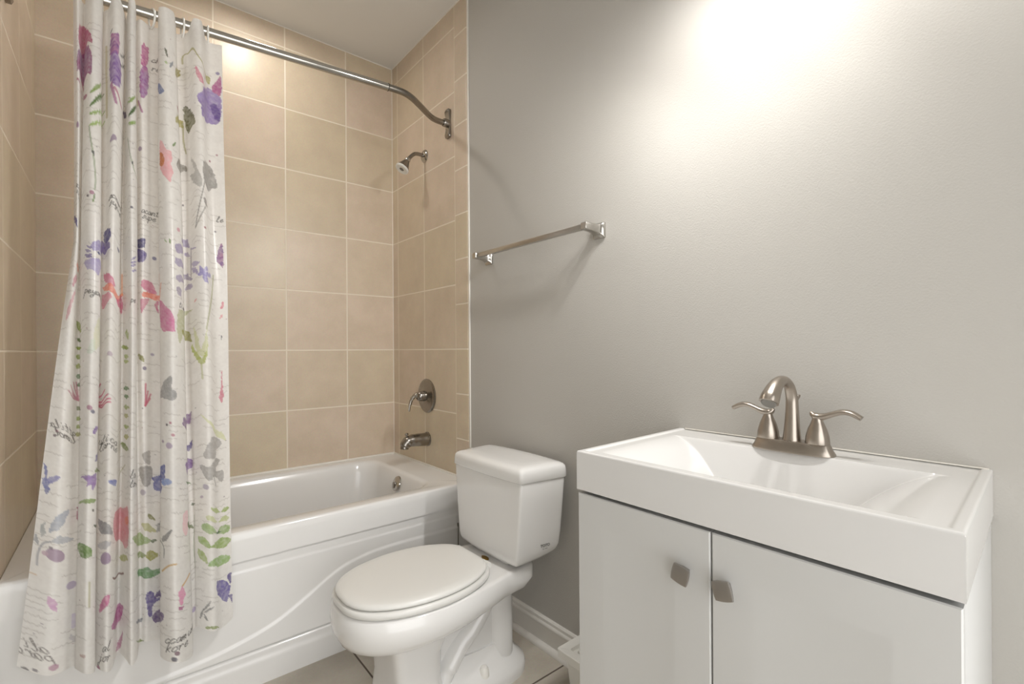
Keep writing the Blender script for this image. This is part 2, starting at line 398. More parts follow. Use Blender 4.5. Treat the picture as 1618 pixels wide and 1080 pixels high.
# ------------------------------------------------------------------ shower curtain rod
RODZ = H + 1.10
def rod_pt(x):              # straight run of the rod
    k = (.90 - x)/1.0
    return Vector((x, 1.853 + .075*k, RODZ - .018*k))
def curtain_rod():
    t = empty('curtain_rod', (XR, 1.976, RODZ)); tag(t, 'chrome shower curtain rod whose end bends back to the tiled wall', 'curtain rod')
    P = [(XR-.004, 1.976, RODZ), (XR-.045, 1.980, RODZ), (XR-.085, 1.975, RODZ+.0), (XR-.125, 1.955, RODZ+.0), (XR-.20, 1.905, RODZ), (XR-.26, 1.868, RODZ), (XR-.31, 1.853, RODZ), tuple(rod_pt(.86))]
    MB().tube(crom(P, 6), .0135, 20).build('end_bend', M_chrome2, t)
    a, c = rod_pt(.87), rod_pt(-.10)
    MB().tube([a, (a+c)/2, c], .0150, 20).build('bar', M_chrome, t)
    MB().lathe([(.0136, -.001), (.0158, -.0005), (.0158, .0015), (.0136, .002)], rod_pt(.869), (1, -.075, .018), 20).build('seam_collar', M_dark, t)
    P = [tuple(c), (-.13, 1.94, c.z), (-.17, 1.97, c.z), (-.21, 1.976, c.z), (XL+.006, 1.976, c.z)]
    MB().tube(crom(P, 5), .0135, 18).build('end_bend', M_chrome2, t)
    for xw, s, z in ((XR, -1, RODZ), (XL+.0015, 1, c.z)):
        # waisted wall plate
        rings = []
        for th, sc in ((0, 1), (.004, 1), (.009, .86)):
            r = []
            for k in range(40):
                an = 2*PI*k/40; dz = .070*math.sin(an)
                w = .015 + .016*abs(math.sin(an))**2
                r.append(Vector((xw + s*(th + .008*abs(math.sin(an))**3*(th > 0)), 1.976 + w*math.copysign(abs(math.cos(an))**.45, math.cos(an))*sc, z + dz*sc)))
            rings.append(r)
        MB().loft(rings).build('wall_plate', M_chrome2, t)
        MB().lathe([(.019, .006), (.019, .030), (.0165, .034), (0, .034)], (xw, 1.976, z), (s, 0, 0), 24).build('socket', M_chrome2, t)
    return t
curtain_rod()

# ------------------------------------------------------------------ toilet
def toilet():
    yc = 1.380
    t = empty('toilet', (.85, yc, 0)); tag(t, 'white two piece toilet with its lid closed beside the bathtub', 'toilet')
    def outline(pts, z=0.0, n=5):
        half = crom([(x, w, 0) for x, w in pts], n)
        up_ = [Vector((p.x, yc + max(p.y, 0), z)) for p in half]
        dn = [Vector((p.x, yc - max(p.y, 0), z)) for p in half[1:-1]][::-1]
        return up_ + dn
    seat = [(.487, 0), (.489, .040), (.504, .083), (.538, .124), (.60, .160), (.68, .180), (.76, .183), (.84, .168), (.90, .140), (.932, .113), (.947, .088), (.952, .055), (.953, 0)]
    zs = H - .722
    def scaled(pts, d, sx=0.0):
        cx = .72
        return [(x + (d if x > cx else -d)*min(1, abs(x-cx)/.2) + sx, max(0, w + (d if w > 0.001 else 0))) for x, w in pts]
    # lid, seat ring
    R = [outline(scaled(seat, d), z) for d, z in ((-.006, zs+.001), (-.001, zs+.003), (0, zs+.008), (-.003, zs+.013), (-.010, zs+.0165), (-.030, zs+.0185), (-.07, zs+.0195))]
    MB().loft(R).build('seat_lid', M_seat, t, ang=60)
    R = [outline(scaled(seat, d), z) for d, z in ((.002, zs-.022), (.006, zs-.018), (.006, zs-.006), (.002, zs-.002), (-.006, zs-.001))]
    MB().loft(R).build('seat', M_seat, t, ang=60)
    for s in (-1, 1):
        MB().tube([(.955, yc+s*.075-.018, zs-.004), (.955, yc+s*.075+.018, zs-.004)], .011, 14).build('hinge', M_seat, t)
    # bowl: rim, apron and rear deck
    rim = [(.476, 0), (.478, .042), (.494, .088), (.530, .131), (.595, .168), (.68, .188), (.77, .190), (.86, .180), (.94, .166), (1.00, .152), (1.06, .146), (1.105, .140), (1.128, .115), (1.135, .06), (1.136, 0)]
    zt = zs - .024
    lev = [(-.02, .0, 0, 0.0), (-.006, .0, .0, 0.0), (0, -.006, 0, 0.0), (0.003, -.045, .0, .0), (0, -.075, .03, .1), (-.012, -.100, .075, .35), (-.038, -.122, .12, .6), (-.075, -.136, .17, .8), (-.115, -.144, .22, 1.0)]
    R = []
    for d, dz, back, k in lev:
        pts = []
        for x, w in rim:
            x2 = x - d*max(0, 1 - (x-.476)/.35) if x < .83 else x - back*max(0, (x-.83)/.306)
            pts.append((x2, max(0, w + d*(.95 if w > .001 else 0))))
        r = outline(pts, zt)
        for v in r: v.z = zt + dz + k*.055*max(0, (v.x-.55)/.45)
        R.append(r)
    b = MB(); b.loft(R)
    # pedestal: front column
    R = []
    for z, xf, xb, w, wb in ((0, .600, .80, .112, .100), (.012, .600, .80, .112, .098), (.05, .612, .79, .106, .09), (.12, .620, .78, .103, .085), (.20, .612, .78, .107, .088), (.26, .600, .80, .118, .10), (.30, .58, .84, .13, .12)):
        R.append(outline([(xf, 0), (xf+.001, w*.5), (xf+.006, w*.82), (xf+.022, w*.97), (xf+.05, w), (xb-.04, w*.98), (xb-.01, wb), (xb, wb*.6), (xb+.001, 0)], z))
    b.loft(R)
    # foot
    R = []
    for z, d in ((0, 0), (.022, .001), (.036, -.004), (.050, -.022), (.075, -.045), (.12, -.058)):
        R.append(outline([(.70-d*.2, 0), (.70-d*.2, .06+d), (.72, .105+d), (.80, .116+d), (.92, .130+d), (1.02, .132+d), (1.09+d*.3, .112+d), (1.130+d*.8, .065+d*.6), (1.140+d, .0)], z))
    b.loft(R)
    # trapway
    P = [(.775, yc, .02), (.79, yc, .06), (.815, yc, .105), (.85, yc, .15), (.895, yc, .19), (.938, yc, .235), (.972, yc, .285), (1.00, yc, .345)]
    b.tube(crom(P, 6), [(.078, .044)]*6 + [(.086, .044)]*6 + [(.092, .044)]*12 + [(.095, .042)]*12 + [(.092, .045)]*7, 24)
    # inner web and rear neck under the deck
    R = [outline([(.68, 0), (.69, .045), (.85, .058), (1.0, .068), (1.06, .05), (1.075, 0)], z) for z in (.03, .15, .26, .31)]
    b.loft(R)
    R = [outline([(.975, 0), (.98, .06), (1.01, .088), (1.05, .090), (1.08, .06), (1.088, 0)], z) for z in (.02, .20, .30, .345)]
    b.loft(R)
    b.build('bowl', M_porc, t, ang=50)
    for s in (-1, 1):
        MB().lathe([(.018, .0), (.018, .014), (.0155, .034), (.010, .041), (0, .042)], (.930, yc+s*.096, .036), (0, 0, 1), 20).build('bolt_cap', M_plastic, t)
    # tank
    def tank_ring(z, xf, xb, wf, wb, r=.009, bow=.008):
        c = [(xf, -wf), (xf, wf), (xb, wb), (xb, -wb)]
        pts = []
        for i in range(4):
            p, q, n_ = Vector(c[i]), Vector(c[i-1]), Vector(c[(i+1) % 4])
            rr = r if i < 2 else r*3.2
            a = p + (q-p).normalized()*rr; e = p + (n_-p).normalized()*rr
            for k in range(7):
                u = k/6; pts.append((1-u)**2*a + 2*u*(1-u)*p + u*u*e)
            # straight run toward the next corner
            nx = Vector(c[(i+1) % 4]); rn = (r if (i+1) % 4 < 2 else r*3.2)
            f = nx + (p-nx).normalized()*rn
            for k in range(1, 8):
                u = k/8; pts.append(e*(1-u) + f*u)
        out = []
        for p in pts:
            k = max(0, 1-(p.y/max(wf, .01))**2)
            x = p.x - (bow*k if p.x < (xf+xb)/2 else -bow*1.3*k)
            out.append(Vector((x, yc + p.y, z)))
        return out
    ztb, ztt = H - .730, H - .442
    R = []
    for k, ins in ((0, .022), (.006, .010), (.018, .003), (.04, 0), (.09, 0), (.15, 0), (.22, 0), (.283, 0), (.288, .002)):
        u = k/.288
        wf = .166 + (.198-.166)*u**.7; wb = .186 + (.224-.186)*u**.7
        r = tank_ring(ztb + k, 1.010 + ins*.6, 1.200 - ins, wf - ins*.55, wb - ins)
        for v in r: v.z += .022*max(0, 1-k/.10)*((v.x-1.01)/.19)**2
        R.append(r)
    tk = MB().loft(R).build('tank', M_porc, t, ang=50)
    R = []
    for z, d in ((-.4425, -.012), (-.4415, .002), (-.438, .0045), (-.412, .003), (-.402, .001), (-.396, -.004), (-.3915, -.013), (-.389, -.03), (-.388, -.058)):
        R.append(tank_ring(H + z, 1.010 - d, 1.204 + d, .198 + d, .226 + d, .011, .010))
    MB().loft(R).build('tank_lid', M_porc, t, ang=60)
    # gasket between tank and bowl, sticker, maker's mark
    MB().box((1.03, yc-.10, H-.748), (1.13, yc+.10, H-.716), .01).build('gasket', M_porc, t)
    n = 24
    st = [Vector((1.006 + .0085*math.cos(2*PI*k/n), 1.378 + .019*math.sin(2*PI*k/n), 0)) for k in range(n)]
    MB().loft([[p + Vector((0, 0, zt+.0005)) for p in st], [p + Vector((0, 0, zt+.0045)) for p in st]]).build('oval_sticker', M_gold, t)
    ny = -1.0; th = math.atan2(.026, .19)
    Mx = Matrix.Translation((1.118, 0, H-.672)) @ Matrix.Identity(4)
    # side face: from (1.01, yc-wf) to (1.2, yc-wb)
    u = (-.672 + .722)/.28; wf = .166 + .032*u**.7; wb = .186 + .038*u**.7
    xa, ya, xb_, yb = 1.010, yc-wf, 1.200, yc-wb
    dx = Vector((xb_-xa, yb-ya, 0)).normalized(); nn = Vector((dx.y, -dx.x, 0)); tilt = .10
    upv = (Vector((0, 0, 1)) + nn*tilt).normalized(); nn = dx.cross(upv)
    pos = Vector((xa, ya, H-.672)) + dx*.115 + nn*.0016
    Mx = Matrix((dx, upv, nn)).transposed().to_4x4(); Mx.translation = pos
    text_mesh('maker_mark', 'TOTO', .014, M_ink, tk, Mx)
    M2 = Mx.copy(); M2.translation = pos - upv*.0105
    text_mesh('maker_mark', '-- ---', .011, M_ink, tk, M2)
toilet()

# ------------------------------------------------------------------ vanity cabinet, top, faucet
VY0, VY1, VX = .096, .738, .7986
def vanity():
    global VAN
    VAN = t = empty('vanity_cabinet', (1.02, .417, 0)); tag(t, 'white two door vanity cabinet under the rectangular sink', 'cabinet')
    ztop = H - .3165
    b = MB()
    b.box((VX+.021, VY0+.003, 0), (XW-.001, VY0+.019, ztop), .0008); b.box((VX+.021, VY1-.019, 0), (XW-.001, VY1-.003, ztop), .0008)
    b.box((VX+.021, VY0+.019, .085), (XW-.001, VY1-.019, .101)); b.box((XW-.008, VY0+.019, 0), (XW-.001, VY1-.019, ztop-.02))
    b.box((VX+.07, VY0+.019, 0), (VX+.084, VY1-.019, .086)); b.box((VX+.021, VY0+.019, ztop-.016), (VX+.029, VY1-.019, ztop))
    b.build('carcass', M_cab, t)
    for (ya, yb, kx, rot) in ((.4245, VY1-.002, .472, 13), (VY0+.003, .4215, .394, -16)):
        zb, zt = .095, ztop - .006
        b = MB()
        def ring(i, d): return [Vector((VX + d, ya+i, zb+i)), Vector((VX + d, yb-i, zb+i)), Vector((VX + d, yb-i, zt-i)), Vector((VX + d, ya+i, zt-i))]
        b.loft([ring(0, .0195), ring(0, .002), ring(.002, 0), ring(.068, 0), ring(.073, .0006), ring(.090, .0032)], True, True)
        d = b.build('door', M_cab, t, ang=20)
        # knob: square cushion on a square foot, turned on its screw
        c = Vector((VX, kx, H - .408)); R = Matrix.Rotation(math.radians(rot), 4, 'X')
        def place(bm_mb):
            for v in bm_mb.bm.verts: v.co = c + (R @ v.co)
            return bm_mb
        kb = MB(); n = 9; h = .0155
        rings = []
        for x, s, bow in ((-.016, .78, 0), (-.017, .98, 0), (-.0195, 1.0, 0), (-.0215, .97, 0)):
            r = []
            for i in range(4):
                for k in range(n):
                    u = -1 + 2*k/n
                    e = 1.0 + .10*(1-u*u)
                    p = [(u, -e), (e, u), (-u, e), (-e, -u)][i]
                    r.append(Vector((x, p[0]*h*s, p[1]*h*s)))
            rings.append(r)
        for s, x in ((.90, -.0219), (.7, -.0223), (.45, -.0226), (.2, -.0228), (.05, -.0228)):
            rings.append([Vector((x, v.y*s/.97, v.z*s/.97)) for v in rings[3]])
        kb.loft(rings)
        kb.box((-.017, -.008, -.008), (.0005, .008, .008), .001)
        place(kb).build('knob', M_pewter, d, ang=50)
vanity()

def vanity_top():
    global VTOP
    VTOP = t = empty('vanity_sink_top', (1.02, .417, H-.3145)); tag(t, 'white rectangular integrated sink top with thick front on the vanity', 'sink')
    zt, zb = H - .2283, H - .3145
    nx, ny = 230, 380
    x0, x1, y0, y1 = VX - .002, XW - .0005, VY0, VY1
    def sp(a, b, n, k=1.0):                        # denser near the edges
        u = np.linspace(0, 1, n); return a + (b-a)*u
    xs = np.unique(np.concatenate([sp(x0, x1, nx), x0 + np.array([.001, .002, .004, .012, .014, .016])]))
    ys = np.unique(np.concatenate([sp(y0, y1, ny), y0 + np.array([.001, .002, .004]), y1 - np.array([.001, .002, .004])]))
    X, Y = np.meshgrid(xs, ys)
    def smin(a, b, k): h = np.clip(.5 + .5*(b-a)/k, 0, 1); return b*(1-h) + a*h - k*h*(1-h)
    sst = lambda v: np.clip(v, 0, 1)**2*(3-2*np.clip(v, 0, 1))
    dr = lambda d: .058*np.sign(d)*(np.abs(d)/.110)**1.75
    L_ = dr(np.maximum(.700 - Y, -.02)); R_ = dr(np.maximum(Y - .142, -.02))
    back = (1.150 - X)*2.1 - .004; front = (X - .832)*2.4
    dep = smin(smin(L_, R_, .004), smin(back, front, .004), .005)
    dep = smin(dep, .110 + 0*X - .02*np.abs(X-1.0), .03)
    dep = np.maximum(dep, 0)
    # raised bead around the outside edge (front and sides)
    e = np.minimum(np.minimum(X - x0, Y - y0), y1 - Y)
    step = .0032*sst((e - .012)/.007)
    rnd = .004*(1 - np.sqrt(np.clip(1 - (1 - np.clip(e/.004, 0, 1))**2, 0, 1)))
    Zs = zt - dep - step - rnd
    n, m_ = len(xs), len(ys)
    vs = [(X[i, j], Y[i, j], Zs[i, j]) for i in range(m_) for j in range(n)]
    fs = [(i*n+j, i*n+j+1, (i+1)*n+j+1, (i+1)*n+j) for i in range(m_-1) for j in range(n-1)]
    # outer skirt down to the cabinet
    loop = [j for j in range(n)] + [i*n + n-1 for i in range(1, m_)] + [(m_-1)*n + j for j in range(n-2, -1, -1)] + [i*n for i in range(m_-2, 0, -1)]
    base = len(vs); vs += [(vs[k][0], vs[k][1], zb) for k in loop]
    Ln = len(loop)
    fs += [(loop[k], loop[(k+1) % Ln], base + (k+1) % Ln, base + k) for k in range(Ln)]
    MB().raw(vs, fs).build('basin', M_vtop, t, ang=40)
    MB().lathe([(.024, 0), (.023, .003), (.014, .004), (0, .002)], (1.0, .42, zt-.1045), (0, 0, 1), 24).build('drain', M_nickel, t)
vanity_top()
slab('trim_6', (XW-.003, VY0+.022, H-.2296), (XW, VY1-.002, H-.2270), M_caulk, .001)      # caulk line behind the sink top

def faucet():
    z0 = H - .2283 - .0029; yc = .411; xc = 1.166
    global FAUC
    FAUC = t = empty('sink_faucet', (xc, yc, z0)); tag(t, 'brushed nickel centerset faucet with two curved levers on the sink top', 'faucet')
    def base_ring(hx, hy, z, n=48):
        r = []
        for k in range(n):
            a = 2*PI*k/n; c, s = math.cos(a), math.sin(a)
            r.append(Vector((xc + hx*math.copysign(abs(c)**.6, c), yc + hy*math.copysign(abs(s)**.75, s), z)))
        return r
    MB().loft([base_ring(.0315, .084, z0), base_ring(.0315, .084, z0+.003), base_ring(.027, .079, z0+.012), base_ring(.0235, .075, z0+.022), base_ring(.0215, .073, z0+.0245), base_ring(.012, .06, z0+.025)]).build('base_plate', M_nickel, t)
    zb = z0 + .024
    P = [(xc, yc, zb), (xc+.001, yc, zb+.03), (xc+.002, yc, zb+.068), (xc-.001, yc, zb+.100), (xc-.018, yc+.001, zb+.126), (xc-.048, yc+.003, zb+.136), (xc-.080, yc+.005, zb+.127), (xc-.105, yc+.007, zb+.104), (xc-.112, yc+.008, zb+.093)]
    rad = [.0195, .0158, .0134, .0122, .0108, .0110, .0145, .0190, .0198]
    cp = crom(P, 5); rr = list(np.interp(np.linspace(0, 8, len(cp)), range(9), rad))
    sp = MB().tube(cp, rr, 28).build('spout', M_nickel, t)
    d = (Vector(P[-1]) - Vector(P[-3])).normalized()
    MB().lathe([(.0, -.004), (.0150, -.003), (.0150, .003), (.0135, .004), (0, .002)], P[-1], d, 24).build('aerator', M_gray_rub, sp)
    MB().lathe([(.003, 0), (.003, .085), (.0035, .09), (.0075, .098), (.008, .103), (.0, .104)], (xc+.026, yc-.002, zb-.002), (0, 0, 1), 14).build('lift_rod', M_nickel, t)
    for s in (1, -1):
        yh = yc + s*.0508
        h = MB().lathe([(.0235, 0), (.0235, .004), (.0225, .015), (.0180, .032), (.0125, .045), (.0100, .052), (.0095, .060), (0, .061)], (xc, yh, zb), (0, 0, 1), 28).build('handle', M_nickel, t)
        zl = zb + .056
        P = [(xc, yh - s*.013, zl+.011), (xc, yh - s*.004, zl+.003), (xc, yh + s*.010, zl+.003), (xc, yh + s*.026, zl+.009), (xc, yh + s*.045, zl+.016), (xc, yh + s*.062, zl+.015), (xc, yh + s*.080, zl+.006)]
        cp = crom(P, 5); w = [(.003, .004), (.008, .0105), (.0075, .010), (.006, .009), (.006, .010), (.006, .0115), (.005, .0115)]
        rb = np.interp(np.linspace(0, 6, len(cp)), range(7), [a for a, _ in w]); rc = np.interp(np.linspace(0, 6, len(cp)), range(7), [c for _, c in w])
        MB().tube(cp, list(zip(rb, rc)), 18).build('lever', M_nickel, h)
faucet()

def out_of_square(root):     # the vanity stands slightly out of square with the wall
    for o in root.children_recursive:
        w = wloc(o)
        for v in o.data.vertices: v.co.y += .017*(v.co.x + w.x - VX)/.444
for r_ in (VAN, VTOP, FAUC): out_of_square(r_)

# ------------------------------------------------------------------ towel bar
def towel_bar():
    z = H + .400; ya, yb = 1.045, 1.665
    t = empty('towel_bar', (XW, (ya+yb)/2, z)); tag(t, 'empty chrome square towel bar on the gray wall above the toilet', 'towel bar')
    xt = XW - .070
    for y in (ya, yb):
        def sq(x, hy, hz, dz=0, r=.003):
            pts = rrect(-hy, hy, -hz, hz, r, 0, 3)
            return [Vector((x, y + p.x, z + dz + p.y)) for p in pts]
        MB().loft([sq(XW, .024, .026, -.002), sq(XW-.006, .024, .026, -.002), sq(XW-.010, .022, .022, -.001), sq(XW-.018, .017, .0165, 0), sq(XW-.03, .0135, .014, .001), sq(XW-.05, .0125, .0125, .002), sq(xt-.012, .0125, .012, .003), sq(xt-.014, .011, .010, .003)]).build('post', M_chrome, t)
    MB().box((xt-.0085, ya+.008, z+.003-.0085), (xt+.0085, yb-.008, z+.003+.0085), .001).build('bar', M_steel, t)
towel_bar()

# ------------------------------------------------------------------ plastic bin between the toilet and the vanity
def bin_():
    x0, x1, y0, y1, zt = 1.095, 1.215, .80, 1.108, H - .972
    t = empty('plastic_bin', ((x0+x1)/2, (y0+y1)/2, 0)); tag(t, 'small white plastic bin on the floor tucked beside the vanity', 'bin')
    d = .018
    R = [rrect(x0+d+.012, x1-d-.012, y0+d+.012, y1-d-.012, .012, .001), rrect(x0+d, x1-d, y0+d, y1-d, .014, zt-.026), rrect(x0+d+.004, x1-d-.004, y0+d+.004, y1-d-.004, .012, zt-.026), rrect(x0+d+.016, x1-d-.016, y0+d+.016, y1-d-.016, .012, .005)]
    MB().loft(R).build('tub', M_plastic, t)
    b = MB()
    R = [rrect(x0+d-.002, x1-d+.002, y0+d-.002, y1-d+.002, .012, zt-.026), rrect(x0, x1, y0, y1, .008, zt-.026), rrect(x0, x1, y0, y1, .008, zt-.002), rrect(x0+.002, x1-.002, y0+.002, y1-.002, .008, zt), rrect(x0+.026, x1-.026, y0+.034, y1-.034, .008, zt), rrect(x0+.027, x1-.027, y0+.035, y1-.035, .008, zt-.012)]
    b.loft(R, False, True).build('rim', M_plastic, t)
    MB().box((x0+.045, y1-.115, zt-.012), (x0+.058, y1-.05, zt-.003), .002).build('handle', M_plastic, t)
bin_()

#CURTAIN_BEGIN
# ------------------------------------------------------------------ shower curtain
# folds along the rod: (x at the rod, offset from the rod, x at the hem, y at the hem, hem height from eye level)
CT = [(-0.101, -0.016, -0.206, 1.735, -0.794), (-0.09, -0.026, -0.148, 1.715, -0.834), (-0.076, -0.004, -0.101, 1.745, -0.845), (-0.073, -0.018, -0.095, 1.712, -0.837), (-0.053, -0.036, -0.074, 1.68, -0.843), (-0.034, -0.022, -0.056, 1.7, -0.855), (-0.038, 0.012, -0.061, 1.74, -0.847), (-0.025, -0.01, -0.051, 1.725, -0.861), (-0.004, -0.028, -0.034, 1.7, -0.866), (0.017, -0.014, -0.021, 1.72, -0.873), (0.02, 0.012, -0.009, 1.752, -0.848), (0.024, -0.018, 0.008, 1.72, -0.858), (0.033, -0.034, 0.02, 1.69, -0.867), (0.045, -0.02, 0.033, 1.715, -0.865), (0.042, 0.012, 0.041, 1.757, -0.843), (0.056, -0.012, 0.056, 1.748, -0.842), (0.081, 0.01, 0.078, 1.757, -0.849), (0.108, 0.004, 0.101, 1.752, -0.86), (0.1, -0.024, 0.086, 1.7, -0.873), (0.119, -0.04, 0.12, 1.65, -0.882), (0.145, -0.022, 0.162, 1.695, -0.898), (0.149, 0.008, 0.165, 1.745, -0.858), (0.164, 0.004, 0.176, 1.757, -0.848), (0.178, -0.014, 0.181, 1.745, -0.845), (0.207, -0.034, 0.216, 1.715, -0.858), (0.239, -0.006, 0.245, 1.735, -0.865), (0.276, -0.012, 0.276, 1.75, -0.854)]
def curtain_grid(nc=400, nr=860):
    c = np.array(CT, float); n = len(c)
    def spl(v, u):                                   # Catmull-Rom through the fold points
        i = np.clip(np.floor(u).astype(int), 0, n-2); t = u - i
        a, b, d, e = v[np.maximum(i-1, 0)], v[i], v[i+1], v[np.minimum(i+2, n-1)]
        return .5*(2*b + (d-a)*t + (2*a-5*b+4*d-e)*t*t + (3*b-a-3*d+e)*t**3)
    uu = np.linspace(0, n-1, 4000)
    xb, yb = spl(c[:, 2], uu), spl(c[:, 3], uu); xt, dt = spl(c[:, 0], uu), spl(c[:, 1], uu)
    L = np.concatenate([[0], np.cumsum(np.hypot(np.diff(xb+xt)/2, np.diff(yb+dt)/2))])
    u = np.interp(np.linspace(0, L[-1], nc), L, uu)  # even spacing along the cloth
    xt, dy, xb, yb, zb = [spl(c[:, k], u) for k in range(5)]
    s = np.linspace(0, L[-1], nc)
    yt = 1.853 + .075*(.90 - xt) + dy
    q = np.clip((dy + .030)/.018, 0, 1); q = q*q*(3-2*q)
    zt = 1.10 - .018*(.90 - xt) + .016 - .048*q
    zt = zt - .006*np.clip((u - 23.5)/2, 0, 1)
    t = np.linspace(0, 1, nr)[:, None]
    g = np.clip((t - .40)/.60, 0, 1)                 # the free left edge hangs straight, then flares out
    wl = np.clip(2.2 - u, 0, 1)[None, :]*1.0
    f = t*(1-wl) + g*wl
    X = xt + (xb - xt)*f; Y = yt + (yb - yt)*t; Z = zt + (zb - zt)*t
    Y = Y + .0035*np.sin(9*t + u[None, :]*1.3)*np.sin(PI*t)
    X = X + .0025*np.sin(7*t + u[None, :]*.9)*np.sin(PI*t)
    return s, t[:, 0]*1.93, X, Y, Z + H
